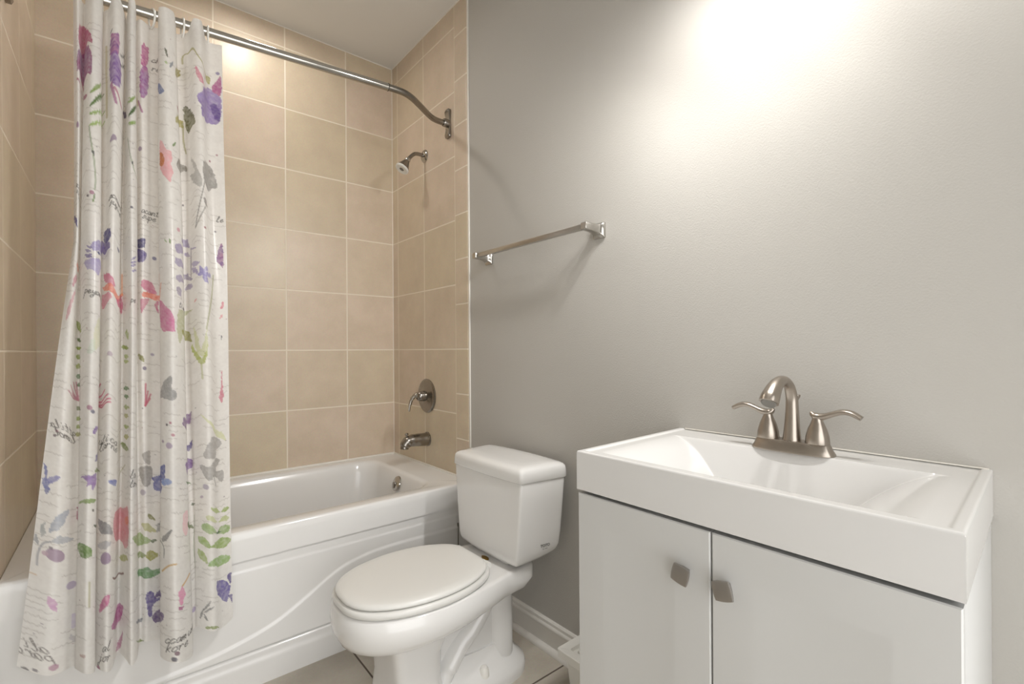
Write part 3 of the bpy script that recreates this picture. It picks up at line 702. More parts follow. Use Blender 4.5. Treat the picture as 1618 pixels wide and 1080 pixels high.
# printed motifs in metres along and down the cloth: P patch, S stroke, D dot, T handwriting
PRINT = [
('P','b0507a','c47090',.9,[(.0459,.1168),(.073,.0719),(.1022,.0966),(.121,.1438),(.1314,.155),(.1335,.1842),(.1085,.1708),(.0438,.1775)]),
('P','8f6a9a','a85a84',.9,[(.0355,.209),(.0876,.155),(.1314,.2134),(.1314,.2786),(.1189,.2741),(.0522,.2584),(.0292,.2674)]),
('S','b06a84',.8,.0067,[(.0292,.2943),(.0563,.2966)]),
('S','b06a84',.8,.0067,[(.0647,.2561),(.1168,.3415)]),
('P','b85a98','7a4f96',.9,[(.2399,.1123),(.2524,.1258),(.2608,.1191),(.2608,.1842),(.2399,.1753)]),
('P','9a72b4','8560a8',.9,[(.2378,.1797),(.2649,.1932),(.2691,.2449),(.2587,.2876),(.242,.2651)]),
('S','b0709a',.8,.0067,[(.242,.2696),(.2566,.3393)]),
('S','c08098',.8,.0067,[(.2524,.2943),(.2712,.3213)]),
('P','c05090','b8609a',.9,[(.4548,.0899),(.4631,.0697),(.4673,.0809),(.4756,.0786),(.4715,.1393),(.4527,.1505)]),
('P','8f60a8','b0609c',.9,[(.4506,.1663),(.4736,.1528),(.4694,.2382),(.4485,.2561)]),
('S','b0709a',.8,.0058,[(.4402,.2696),(.4527,.3056)]),
('S','8ea85c',.75,.0034,[(.1314,.337),(.1356,.328)]),
('S','8ea85c',.75,.0034,[(.1356,.3348),(.1398,.3213)]),
('S','8ea85c',.75,.0034,[(.1398,.3303),(.1419,.3146)]),
('S','8ea85c',.75,.0034,[(.1419,.3258),(.146,.3078)]),
('S','8ea85c',.75,.0034,[(.146,.3213),(.1502,.3033)]),
('S','8ea85c',.75,.0034,[(.1502,.3146),(.1544,.3011)]),
('S','8ea85c',.75,.0034,[(.1544,.3101),(.1606,.2876)]),
('S','8ea85c',.8,.0024,[(.1314,.337),(.1544,.3101)]),
('S','5c7a3a',.75,.0034,[(.1314,.3775),(.1377,.364)]),
('S','5c7a3a',.75,.0034,[(.1356,.373),(.1419,.355)]),
('S','5c7a3a',.75,.0034,[(.1398,.3685),(.146,.3438)]),
('S','5c7a3a',.75,.0034,[(.1439,.3617),(.1523,.3348)]),
('S','5c7a3a',.75,.0034,[(.1502,.355),(.1585,.3235)]),
('S','5c7a3a',.75,.0034,[(.1565,.346),(.169,.2898)]),
('S','5c7a3a',.75,.0034,[(.1648,.319),(.2149,.2719)]),
('S','5c7a3a',.8,.0024,[(.1314,.3775),(.1648,.319)]),
('S','93b060',.75,.0034,[(.1314,.4022),(.1335,.3954)]),
('S','93b060',.75,.0034,[(.1356,.4022),(.1398,.3909)]),
('S','93b060',.75,.0034,[(.1419,.3999),(.1439,.3864)]),
('S','93b060',.75,.0034,[(.146,.3954),(.1502,.382)]),
('S','93b060',.75,.0034,[(.1544,.3909),(.1585,.373)]),
('S','93b060',.75,.0034,[(.1627,.373),(.1711,.337)]),
('S','93b060',.75,.0034,[(.2128,.3348),(.219,.328)]),
('S','93b060',.8,.0024,[(.1314,.4022),(.2128,.3348)]),
('S','a4bf6a',.75,.0034,[(.1314,.4359),(.1356,.4291)]),
('S','a4bf6a',.75,.0034,[(.1377,.4359),(.1398,.4224)]),
('S','a4bf6a',.75,.0034,[(.1419,.4314),(.146,.4179)]),
('S','a4bf6a',.75,.0034,[(.146,.4291),(.1502,.4134)]),
('S','a4bf6a',.75,.0034,[(.1544,.4246),(.1585,.4044)]),
('S','a4bf6a',.75,.0034,[(.1627,.4067),(.1711,.3685)]),
('S','a4bf6a',.75,.0034,[(.2128,.3685),(.219,.3595)]),
('S','a4bf6a',.8,.0024,[(.1314,.4359),(.2128,.3685)]),
('S','8ea85c',.75,.0034,[(.3463,.319),(.3588,.3325)]),
('S','8ea85c',.75,.0034,[(.3567,.337),(.3651,.328)]),
('S','8ea85c',.75,.0034,[(.363,.3348),(.3672,.3235)]),
('S','8ea85c',.75,.0034,[(.3672,.3325),(.3713,.319)]),
('S','8ea85c',.75,.0034,[(.3693,.3303),(.3734,.3146)]),
('S','8ea85c',.75,.0034,[(.3713,.3258),(.3776,.3123)]),
('S','8ea85c',.75,.0034,[(.3755,.3213),(.3839,.3033)]),
('S','8ea85c',.8,.0024,[(.3463,.319),(.3755,.3213)]),
('S','4f6a38',.75,.0034,[(.3547,.3752),(.3651,.3685)]),
('S','4f6a38',.75,.0034,[(.3609,.3775),(.3693,.3595)]),
('S','4f6a38',.75,.0034,[(.3651,.373),(.3713,.3527)]),
('S','4f6a38',.75,.0034,[(.3672,.3707),(.3755,.346)]),
('S','4f6a38',.75,.0034,[(.3713,.3662),(.3797,.3415)]),
('S','4f6a38',.75,.0034,[(.3734,.3617),(.3839,.3348)]),
('S','4f6a38',.75,.0034,[(.3776,.3572),(.3922,.3123)]),
('S','4f6a38',.8,.0024,[(.3547,.3752),(.3776,.3572)]),
('S','93b060',.75,.0034,[(.3526,.3977),(.3609,.3977)]),
('S','93b060',.75,.0034,[(.3609,.4044),(.3651,.3954)]),
('S','93b060',.75,.0034,[(.3651,.4044),(.3693,.3932)]),
('S','93b060',.75,.0034,[(.3693,.4022),(.3713,.3909)]),
('S','93b060',.75,.0034,[(.3713,.3999),(.3755,.3887)]),
('S','93b060',.75,.0034,[(.3755,.3977),(.3797,.3864)]),
('S','93b060',.75,.0034,[(.3797,.3954),(.3859,.3775)]),
('S','93b060',.8,.0024,[(.3526,.3977),(.3797,.3954)]),
('P','5a5f4a','5a5f4a',.88,[(.6008,.164),(.6008,.1573),(.5987,.1483),(.5966,.1393),(.5904,.1326),(.5904,.1415),(.5925,.1528),(.5966,.1595)]),
('P','b4c890','b4c890',.88,[(.5883,.1797),(.5904,.1842),(.5925,.1865),(.5966,.1865),(.6008,.1842),(.5987,.182),(.5966,.1775),(.5946,.1775)]),
('P','8a909a','8a909a',.88,[(.6071,.1932),(.6154,.1865),(.6196,.1797),(.6217,.1708),(.6196,.1663),(.6133,.173),(.6071,.182),(.605,.1887)]),
('T', 'fu', '45423e', 0.9, 0.028, 0, 0, (0.2691, 0.1505)),
('T', 'f', '45423e', 0.9, 0.028, 0, 0, (0.2691, 0.182)),
('T', 'cha', '45423e', 0.9, 0.0212, 0, 0, (0.4819, 0.1168)),
('T', 'rel', '45423e', 0.9, 0.0212, 0, 0, (0.4819, 0.146)),
('P','a29a4a','8a823a',.88,[(.6551,.1258),(.6363,.1797),(.6321,.1955),(.6384,.1977),(.6571,.1663),(.6905,.146),(.6926,.1326),(.6905,.1236)]),
('S','a8a468',.8,.0039,[(.6989,.1034),(.701,.0764),(.7218,.0764),(.751,.1213),(.7719,.1415),(.7844,.1326)]),
('P','b4b060','a0a050',.88,[(.7865,.1258),(.7802,.1505),(.7823,.1505),(.7886,.1505),(.7969,.1505),(.799,.1415),(.799,.1303),(.7948,.1236)]),
('P','dd94a4','d07c98',.88,[(.7448,.1618),(.7448,.1775),(.751,.1955),(.7635,.2112),(.7781,.191),(.7719,.1955),(.7635,.1842),(.7552,.1708)]),
('P','a8468c','b85a94',.9,[(.8032,.1685),(.8074,.1483),(.8178,.1303),(.8282,.1146),(.8282,.1797),(.8157,.1775)]),
('P','7a5aa6','a08cc6',.9,[(.7489,.2561),(.7656,.2359),(.7865,.1685),(.8115,.1753),(.8282,.1955),(.8261,.2494),(.8157,.2853),(.7907,.2898),(.7656,.3213),(.7615,.2898),(.7531,.2764)]),
('P','4f3a80','6a4c96',.7,[(.799,.2269),(.8115,.2134),(.824,.2427),(.822,.2764),(.8094,.2606)]),
('P','6b6a35','4f4d28',.9,[(.6989,.2561),(.7176,.2651),(.7364,.3258),(.7385,.3505),(.7218,.3415),(.7114,.346),(.701,.3101)]),
('P','a8a050','bcb468',.88,[(.6321,.337),(.6259,.3527),(.6321,.3572),(.6571,.3213),(.6947,.3235),(.6947,.3101),(.6926,.2988),(.6551,.2966)]),
('S','98945a',.7,.0043,[(.6947,.3078),(.6968,.3775),(.703,.4134)]),
('S','b0a468',.55,.0077,[(.2232,.1213),(.2253,.2359),(.2274,.3483)]),
('S','b0a468',.55,.0067,[(.3964,.1213),(.4381,.2831)]),
('P','6070a8','8090b8',.9,[(.5466,.2404),(.5862,.2741),(.5612,.2831)]),
('D','6a6470',.8,.0039,(.242,.1034)),
('D','b06878',.8,.0053,(.6425,.2943)),
('D','a890a8',.8,.0077,(.0334,.4314)),
('D','8a80a8',.8,.0053,(.8199,.1034)),
('D','b08890',.8,.0034,(.7761,.1618)),
('D','b898a8',.8,.0043,(.0939,.3707)),
('P','6a5a78','6a5a78',.88,[(.2858,.3123),(.2795,.3213),(.2816,.3258),(.2983,.328),(.3359,.3393),(.338,.3348),(.3338,.3235),(.3234,.3146)]),
('D','a890a8',.8,.0096,(.0313,.4336)),
('D','9c88a2',.8,.0096,(.2503,.4471)),
('D','9c88a2',.8,.0077,(.4444,.4269)),
('D','c0a0a8',.8,.0043,(.0918,.3685)),
('D','5a5058',.8,.0039,(.1273,.6448)),
('D','b07c94',.8,.0058,(.1377,.6336)),
('D','d8a0ac',.8,.0067,(.6238,.6965)),
('D','5a5058',.8,.0029,(.6905,.5864)),
('D','5a5868',.8,.0039,(.3672,.6538)),
('D','a87078',.8,.0039,(.7656,.6875)),
('D','5a5058',.8,.0029,(.8032,.6583)),
('D','a05a68',.8,.0034,(.7927,.4202)),
('D','b08088',.8,.0029,(.8136,.3932)),
('S','7f9468',.6,.0039,[(.1293,.4381),(.1356,.4853),(.1419,.5325),(.146,.5932),(.1439,.6224)]),
('P','4a4a50','4a4a50',.88,[(.1377,.5078),(.1377,.5123),(.1377,.5168),(.1398,.519),(.1419,.5235),(.1419,.519),(.1419,.5123),(.1398,.51)]),
('P','4f6a40','7c9a60',.88,[(.1439,.6358),(.1419,.6403),(.1398,.6471),(.1377,.6561),(.1377,.6628),(.1419,.6561),(.1439,.6471),(.146,.6403)]),
('S','8a9a78',.55,.0039,[(.3505,.4359),(.3672,.5078),(.3755,.5392),(.388,.5482)]),
('P','4a4a50','4a4a50',.88,[(.3693,.5123),(.3693,.5168),(.3693,.5213),(.3713,.5235),(.3734,.528),(.3734,.5235),(.3734,.5168),(.3713,.5145)]),
('P','e8a0a8','f2bcc0',.9,[(.5633,.4336),(.58,.4426),(.5904,.4583),(.605,.4606),(.6071,.4898),(.6029,.4988),(.6092,.5213),(.5987,.5572),(.5883,.5482),(.5716,.5325),(.5633,.51)]),
('P','d08030','b86a28',.9,[(.5633,.4696),(.5779,.4741),(.5841,.492),(.5758,.51),(.5633,.51)]),
('P','6a8a48','6a8a48',.88,[(.6133,.4426),(.6196,.4381),(.6217,.4336),(.6238,.4269),(.6238,.4224),(.6175,.4269),(.6113,.4336),(.6113,.4381)]),
('P','8a8784','a8a5a0',.9,[(.7656,.4741),(.7844,.4381),(.8011,.4494),(.8115,.492),(.8094,.51),(.7969,.5145),(.7719,.5392),(.7635,.51)]),
('P','a8a6a2','b8b6b2',.8,[(.7218,.4359),(.7427,.492),(.7573,.519),(.7573,.5595),(.7364,.546),(.7197,.492),(.7364,.5078)]),
('S','8a8884',.8,.0029,[(.7677,.5392),(.7448,.6493),(.7364,.692)]),
('S','8a8884',.8,.0024,[(.7698,.6156),(.7385,.6898)]),
('P','9a9490','9a9490',.88,[(.7656,.5909),(.7635,.5999),(.7656,.6066),(.7698,.6134),(.7761,.6044),(.7761,.5954),(.7761,.5864),(.7719,.5887)]),
('P','6f6a60','8a857a',.8,[(.63,.4763),(.6551,.4494),(.701,.4539),(.7051,.4741),(.6905,.4741),(.63,.501)]),
('T', 'aca', '45423e', 0.9, 0.0193, 0, 0, (0.0229, 0.6156)),
('T', 'sup', '45423e', 0.9, 0.0193, 0, 0, (0.0271, 0.6336)),
('T', 'acant', '45423e', 0.9, 0.0202, 0, 0, (0.2399, 0.6246)),
('T', 'supe', '45423e', 0.9, 0.0202, 0, 0, (0.242, 0.6448)),
('T', 'acant', '45423e', 0.9, 0.0212, 0, 0, (0.4485, 0.6291)),
('T', 'supe', '45423e', 0.9, 0.0212, 0, 0, (0.4506, 0.6471)),
('T', 'le', '45423e', 0.9, 0.0202, 0, 0, (0.8053, 0.6201)),
('P','4a4288','4a4288',.88,[(.0125,.6988),(.0042,.701),(.0083,.7122),(.0229,.7302),(.0355,.7369),(.0376,.728),(.0355,.719),(.0292,.7122)]),
('P','3a3478','4a4288',.9,[(.2232,.7032),(.2357,.7032),(.2503,.7235),(.2503,.7392),(.242,.7482),(.2232,.7302)]),
('P','6a5a98','7a68a4',.9,[(.219,.7347),(.242,.7482),(.2503,.7729),(.2337,.7707),(.219,.7662)]),
('P','9084bc','a498cc',.9,[(.1398,.7796),(.2128,.7325),(.217,.7662),(.1523,.7976),(.1398,.7999)]),
('P','8478ac','8478ac',.88,[(.1398,.7954),(.1377,.7931),(.1335,.7909),(.1293,.7909),(.1231,.7909),(.1273,.7954),(.1314,.7976),(.1356,.7976)]),
('P','8478ac','8478ac',.88,[(.1377,.8044),(.1356,.8021),(.1314,.8021),(.1231,.8021),(.1168,.7999),(.1231,.8066),(.1293,.8088),(.1356,.8066)]),
('P','8478ac','8478ac',.88,[(.1398,.8133),(.1356,.8111),(.1293,.8133),(.1231,.8156),(.1168,.8156),(.1231,.8201),(.1314,.8201),(.1356,.8178)]),
('P','8478ac','8478ac',.88,[(.1398,.8201),(.1377,.8178),(.1335,.8178),(.1273,.8201),(.1231,.8223),(.1273,.8246),(.1335,.8246),(.1377,.8223)]),
('P','4a4a80','4a4a80',.88,[(.1627,.7999),(.1606,.7999),(.1585,.7999),(.1523,.7999),(.1481,.7999),(.1502,.8044),(.1523,.8088),(.1565,.8088)]),
('P','a89ccc','b8aed6',.9,[(.1189,.8336),(.1627,.8178),(.1627,.8403),(.1523,.8695),(.146,.8605),(.1377,.856),(.1273,.8583),(.121,.8448)]),
('P','3a3478','463e84',.9,[(.3985,.7212),(.4527,.7167),(.461,.719),(.459,.7414),(.4444,.7482),(.4005,.7392)]),
('P','5a4c92','6a5c9e',.9,[(.4005,.7459),(.4548,.7549),(.4652,.7684),(.4527,.7909),(.4005,.7819)]),
('P','8c82b4','8c82b4',.88,[(.3651,.8111),(.3693,.8088),(.3734,.8066),(.3797,.8021),(.3859,.7909),(.3776,.7999),(.3713,.8021),(.3672,.8066)]),
('P','8c82b4','8c82b4',.88,[(.3651,.8201),(.3693,.8201),(.3713,.8201),(.3797,.8156),(.3859,.8066),(.3776,.8133),(.3713,.8133),(.3672,.8156)]),
('P','8c82b4','8c82b4',.88,[(.3651,.8291),(.3693,.8291),(.3713,.8291),(.3797,.8246),(.3859,.8156),(.3776,.8223),(.3713,.8223),(.3672,.8246)]),
('P','8c82b4','8c82b4',.88,[(.3651,.8425),(.3693,.8448),(.3713,.8448),(.3797,.8403),(.3859,.8313),(.3776,.8381),(.3713,.8381),(.3672,.8403)]),
('P','d0608a','dd88a4',.88,[(.2274,.8268),(.2274,.8403),(.2357,.8605),(.2524,.8875),(.267,.8785),(.2629,.8695),(.2566,.8605),(.2483,.8515)]),
('P','f09070','e88878',.9,[(.2253,.8673),(.2629,.8852),(.3088,.8897),(.3067,.901),(.2629,.9077),(.2295,.8807)]),
('P','d8889c','e0a0b0',.9,[(.2232,.892),(.2566,.9122),(.2483,.9302),(.2232,.9324)]),
('P','cf6088','d87898',.9,[(.2712,.9055),(.3067,.8965),(.3088,.9504),(.2879,.9257)]),
('P','d0648e','dd8aa8',.88,[(.4506,.8493),(.4506,.8673),(.459,.8785),(.4777,.883),(.4923,.883),(.4882,.865),(.4819,.8493),(.4673,.8448)]),
('P','f08a70','ea7860',.9,[(.4527,.8875),(.4798,.883),(.5445,.8987),(.5466,.9122),(.4777,.901),(.4527,.8987)]),
('P','cc7f98','d898ac',.9,[(.4464,.91),(.4736,.9055),(.459,.9347),(.4485,.9526)]),
('P','cc5a94','dc88b2',.9,[(.5424,.9144),(.5841,.9437),(.6008,.9684),(.6029,1.0021),(.6029,1.0111),(.5841,1.0111),(.5633,1.0133),(.5528,.9819)]),
('P','d07898','c86a90',.9,[(.4882,.9122),(.4965,.9077),(.4965,.9437),(.4903,.9302)]),
('S','ea9860',.7,.0053,[(.5466,.8336),(.5466,.9055)]),
('S','ea9860',.6,.0039,[(.5591,.8695),(.5508,.9055)]),
('S','ea9860',.6,.0048,[(.3088,.8313),(.3088,.8942)]),
('P','cc8898','cc8898',.88,[(.0459,.8673),(.0376,.8807),(.0334,.892),(.0334,.9032),(.0355,.9122),(.0417,.8987),(.0542,.8718),(.0563,.8605)]),
('P','cf93a2','dcacb4',.8,[(.048,.9055),(.0438,.9324),(.0313,.9863),(.0188,1.0111),(.0209,.9774),(.0355,.9369)]),
('P','e8a090','e8a090',.88,[(.048,.8246),(.0438,.8381),(.0459,.8425),(.0563,.8358),(.0668,.8358),(.0688,.8268),(.0668,.8178),(.0605,.8133)]),
('T', 'peyoni', '45423e', 0.9, 0.0202, 0, 0, (0.1168, 0.9212)),
('T', 'pe', '45423e', 0.9, 0.0193, 0, 0, (0.3609, 0.9302)),
('T', 'time', '45423e', 0.9, 0.0183, 0, 0, (0.6175, 0.9279)),
('P','8a78a8','a89cc0',.8,[(.6092,.7437),(.6071,.7549),(.6113,.7639),(.6259,.7684),(.6509,.7459),(.6467,.7392),(.6405,.7347),(.6259,.7392)]),
('P','8070a8','a89cc0',.8,[(.6467,.7032),(.6405,.7235),(.6551,.7122),(.6989,.7257),(.7135,.7325),(.7135,.7212),(.7093,.71),(.6989,.701)]),
('P','9484b0','a89cc0',.8,[(.6092,.7864),(.6071,.7976),(.6113,.8066),(.6238,.8111),(.6467,.7954),(.6446,.7864),(.6363,.7841),(.6238,.7841)]),
('P','8f7fa4','a89cc0',.8,[(.6113,.8381),(.6092,.8493),(.6133,.8538),(.6259,.856),(.6446,.8425),(.6425,.8358),(.6363,.8336),(.6259,.8336)]),
('P','8c7f9c','a89cc0',.8,[(.6425,.8223),(.6551,.8156),(.6968,.8336),(.7114,.8381),(.7218,.8403),(.7156,.8291),(.7072,.8201),(.6968,.8156)]),
('P','8a7c98','a89cc0',.8,[(.6133,.874),(.6113,.8807),(.6113,.8897),(.6175,.8965),(.6279,.8987),(.63,.8897),(.63,.8785),(.6238,.874)]),
('P','9a8ca8','a89cc0',.8,[(.7218,.8538),(.7114,.8493),(.701,.8515),(.6968,.8605),(.6947,.8695),(.7072,.8695),(.7176,.8673),(.7218,.865)]),
('P','8f80b4','a89cc0',.8,[(.7197,.7931),(.7281,.8066),(.7364,.8156),(.7427,.8111),(.7469,.8021),(.7385,.7999),(.7281,.7909),(.7218,.7864)]),
('P','8f80b4','a89cc0',.8,[(.7218,.8021),(.7218,.8088),(.726,.8223),(.7343,.8358),(.7427,.8425),(.7406,.8336),(.7385,.8246),(.7302,.8111)]),
('P','9a8cb4','a89cc0',.8,[(.7176,.7369),(.7218,.7437),(.726,.7482),(.7322,.7549),(.7364,.7549),(.7322,.7504),(.7239,.7392),(.7197,.7347)]),
('P','9484b0','a89cc0',.8,[(.6926,.7459),(.6947,.7527),(.6968,.7572),(.7051,.7594),(.7156,.7594),(.7114,.7527),(.7072,.7459),(.6989,.7437)]),
('S','8a8090',.8,.0029,[(.7197,.7347),(.7176,.8403)]),
('P','9088c4','a098cc',.88,[(.7552,.8381),(.7573,.8313),(.7573,.8246),(.7531,.8178),(.7469,.8156),(.7448,.8246),(.7448,.8336),(.7489,.8381)]),
('P','9088c4','a098cc',.88,[(.7552,.8381),(.7615,.8336),(.7677,.8268),(.7698,.8156),(.7677,.8088),(.7615,.8156),(.7552,.8246),(.7531,.8313)]),
('P','9088c4','a098cc',.88,[(.7552,.8381),(.7594,.8448),(.7635,.847),(.774,.8358),(.7844,.8111),(.7781,.8178),(.7677,.8313),(.7615,.8336)]),
('P','9088c4','a098cc',.88,[(.7552,.8381),(.7552,.847),(.7552,.856),(.7615,.8628),(.7698,.865),(.7698,.856),(.7677,.847),(.7635,.8403)]),
('P','9088c4','a098cc',.88,[(.7552,.8381),(.751,.8358),(.7469,.8358),(.7427,.8403),(.7385,.8448),(.7448,.8493),(.7489,.8493),(.7531,.847)]),
('P','a8608c','6a4a90',.9,[(.8032,.7482),(.8115,.7167),(.8178,.6965),(.822,.7167),(.822,.7774),(.8115,.7684)]),
('P','a8b070','b8bc88',.7,[(.6175,.9414),(.7156,.9369),(.6968,.9481),(.6446,.9908),(.6175,1.0403)]),
('P','a0a050','a0a050',.88,[(.6363,.9931),(.6321,1.0088),(.6425,1.0111),(.6989,1.0335),(.7156,1.0403),(.7135,1.0268),(.7093,1.0133),(.6989,1.0021)]),
('P','c4ca8c','d4d8a8',.7,[(.7239,.9953),(.7364,1.0493),(.7448,1.0785),(.7573,1.029),(.7615,1.0133),(.7573,1.0942),(.7322,1.0942),(.7239,1.0403)]),
('S','a0a468',.6,.0039,[(.7927,.8066),(.7823,.8897),(.7594,1.0133)]),
('P','98a850','98a850',.88,[(.0688,.9796),(.0668,.9863),(.0688,.9953),(.0772,1.0043),(.1022,1.02),(.1043,1.0133),(.1022,.9998),(.0918,.9863)]),
('P','5f7a38','5f7a38',.88,[(.0688,1.0268),(.0709,1.0313),(.073,1.0358),(.0918,1.0403),(.1043,1.0493),(.1022,1.0425),(.0876,1.0313),(.0772,1.0268)]),
('P','98b050','98b050',.88,[(.0709,1.0582),(.073,1.0605),(.0772,1.0627),(.0876,1.0627),(.1043,1.0695),(.0981,1.0605),(.0793,1.0537),(.0751,1.0537)]),
('P','9aa858','9aa858',.88,[(.3359,.9953),(.3296,1.0043),(.3296,1.0133),(.338,1.0223),(.3463,1.0403),(.3484,1.0335),(.3484,1.0223),(.3442,1.0111)]),
('P','98a850','98a850',.88,[(.3088,1.0515),(.3108,1.056),(.3192,1.0582),(.3359,1.0537),(.3463,1.0605),(.34,1.0493),(.3254,1.0448),(.315,1.047)]),
('P','9ab480','9ab480',.88,[(.5758,.7347),(.5758,.7392),(.5758,.7414),(.58,.7437),(.5841,.7459),(.5841,.7414),(.582,.7392),(.58,.7369)]),
('P','7a9a58','7a9a58',.88,[(.5904,.7347),(.5904,.7392),(.5904,.7437),(.5925,.7482),(.5946,.7527),(.5946,.7459),(.5946,.7414),(.5946,.7369)]),
('P','d8788c','d8788c',.88,[(.8136,.9189),(.8178,.9144),(.8199,.9077),(.8199,.901),(.8199,.8942),(.8157,.8987),(.8136,.9055),(.8115,.9122)]),
('P','e0a0a8','e0a0a8',.88,[(.8094,.9504),(.8115,.9481),(.8157,.9459),(.8157,.9392),(.8157,.9347),(.8115,.9369),(.8094,.9414),(.8074,.9459)]),
('D','6a6880',.8,.0053,(.2754,.7549)),
('D','6a6890',.8,.0058,(.4882,.7707)),
('D','d8a0a0',.8,.0043,(.7302,.9189)),
('P','4a4a4a','4a4a4a',.88,[(.8094,1.0043),(.8094,1.0066),(.8094,1.0111),(.8094,1.0178),(.8115,1.0223),(.8136,1.0178),(.8136,1.0111),(.8115,1.0066)]),
('P','d8dcb0','e4e4c0',.6,[(.1439,1.038),(.1585,.9841),(.1669,1.0448),(.146,1.083)]),
('P','c8dcc8','d8e4d4',.5,[(.1273,1.0942),(.1439,1.047),(.146,1.0852)]),
('P','a8b458','c0c878',.9,[(.7156,1.0448),(.726,1.0785),(.7427,1.1077),(.7573,1.0807),(.7594,1.0537),(.7615,1.0807),(.7531,1.1167),(.7385,1.1234),(.7156,1.0717)]),
('S','b8bc88',.6,.0052,[(.7427,1.1234),(.7448,1.1706)]),
('P','98a850','98a850',.88,[(.0668,1.056),(.0709,1.0605),(.0751,1.0627),(.0918,1.065),(.1043,1.0695),(.096,1.0582),(.0772,1.0515),(.073,1.0515)]),
('P','98a850','98a850',.88,[(.0688,1.0807),(.0709,1.0852),(.0751,1.0875),(.096,1.0897),(.1043,1.0919),(.0918,1.0807),(.0793,1.074),(.073,1.0762)]),
('P','a8b468','a8b468',.88,[(.0688,1.1054),(.0709,1.1122),(.0751,1.1144),(.0897,1.1144),(.1043,1.1189),(.096,1.1077),(.0793,1.1009),(.0751,1.1009)]),
('P','6a8a60','6a8a60',.88,[(.0688,1.1369),(.073,1.1414),(.0751,1.1436),(.0939,1.1459),(.1043,1.1481),(.0981,1.1391),(.0793,1.1324),(.0751,1.1324)]),
('P','5a7a50','5a7a50',.88,[(.0709,1.1593),(.073,1.1661),(.0772,1.1683),(.096,1.1706),(.1043,1.1728),(.0918,1.1616),(.0793,1.1549),(.0751,1.1571)]),
('P','6a7a38','6a7a38',.88,[(.073,1.229),(.073,1.2335),(.0772,1.2357),(.096,1.238),(.1064,1.2402),(.1022,1.2335),(.096,1.2268),(.0772,1.2245)]),
('P','98a858','98a858',.88,[(.073,1.256),(.0751,1.2627),(.0772,1.2649),(.0939,1.2649),(.1085,1.2694),(.1022,1.2605),(.0939,1.2537),(.0772,1.2515)]),
('P','98a858','98a858',.88,[(.073,1.2807),(.0751,1.2852),(.0772,1.2874),(.0981,1.2897),(.1064,1.2919),(.1022,1.2852),(.096,1.2784),(.0772,1.2762)]),
('P','a0a060','a0a060',.88,[(.073,1.3009),(.0751,1.3054),(.0772,1.3076),(.0981,1.3099),(.1085,1.3121),(.1043,1.3054),(.0981,1.2986),(.0772,1.2964)]),
('P','8a9a40','8a9a40',.88,[(.3171,1.0493),(.3213,1.0537),(.3275,1.056),(.34,1.0582),(.3505,1.0672),(.3463,1.0582),(.34,1.047),(.3296,1.0448)]),
('P','98a850','98a850',.88,[(.3192,1.074),(.3192,1.0807),(.3254,1.083),(.34,1.083),(.3505,1.0919),(.3463,1.083),(.34,1.0717),(.3296,1.0695)]),
('P','a8b468','a8b468',.88,[(.3192,1.0897),(.3192,1.0964),(.3254,1.0987),(.34,1.0987),(.3526,1.1077),(.3463,1.0987),(.34,1.0875),(.3296,1.0852)]),
('P','4f7a40','4f7a40',.88,[(.3171,1.1728),(.3213,1.1773),(.3275,1.1796),(.34,1.1796),(.3547,1.1886),(.3484,1.1796),(.34,1.1683),(.3317,1.1661)]),
('P','5a8048','5a8048',.88,[(.3192,1.1953),(.3213,1.1998),(.3275,1.202),(.34,1.202),(.3526,1.2088),(.3484,1.202),(.34,1.1908),(.3317,1.1886)]),
('P','a0ac68','a0ac68',.88,[(.3192,1.2268),(.3213,1.2312),(.3275,1.2335),(.34,1.2335),(.3547,1.2402),(.3505,1.2335),(.34,1.2223),(.3317,1.22)]),
('P','b0b070','b0b070',.88,[(.3192,1.2537),(.3234,1.2582),(.3275,1.2605),(.3421,1.2605),(.3526,1.2649),(.3484,1.2582),(.3421,1.2492),(.3317,1.247)]),
('P','98a850','98a850',.88,[(.3192,1.2852),(.3234,1.2897),(.3275,1.2919),(.3421,1.2919),(.3547,1.2964),(.3505,1.2897),(.3421,1.2807),(.3317,1.2784)]),
('P','a8a858','a8a858',.88,[(.3192,1.3144),(.3234,1.3189),(.3317,1.3189),(.3442,1.3211),(.3567,1.3234),(.3484,1.3166),(.3442,1.3099),(.3317,1.3076)]),
('P','7a8a38','7a8a38',.88,[(.3088,1.3368),(.3088,1.3458),(.315,1.3526),(.3338,1.3526),(.3567,1.3616),(.3505,1.3526),(.338,1.3368),(.3192,1.3368)]),
('P','8a8a38','8a8a38',.88,[(.436,1.0785),(.4339,1.0852),(.4381,1.0919),(.4485,1.0987),(.4548,1.1009),(.4548,1.0919),(.4527,1.0852),(.4464,1.0807)]),
('S','c88c9c',.8,.0046,[(.0793,1.2065),(.0438,1.1953)]),
('S','c88c9c',.8,.0046,[(.0793,1.2065),(.0501,1.1751)]),
('S','c88c9c',.8,.0046,[(.0793,1.2065),(.0605,1.1571)]),
('S','c88c9c',.8,.0046,[(.0793,1.2065),(.0709,1.1549)]),
('S','c88c9c',.8,.0046,[(.0793,1.2065),(.0563,1.1908)]),
('S','cc5f80',.8,.0046,[(.169,1.2245),(.2566,1.2065)]),
('S','cc5f80',.8,.0046,[(.169,1.2245),(.2503,1.1953)]),
('S','cc5f80',.8,.0046,[(.169,1.2245),(.2399,1.1773)]),
('S','cc5f80',.8,.0046,[(.169,1.2245),(.2232,1.1526)]),
('S','cc5f80',.8,.0046,[(.169,1.2245),(.2566,1.2155)]),
('S','cc6f84',.8,.0046,[(.4569,1.2357),(.4736,1.1998)]),
('S','cc6f84',.8,.0046,[(.4569,1.2357),(.4652,1.1908)]),
('S','cc6f84',.8,.0046,[(.4569,1.2357),(.459,1.1683)]),
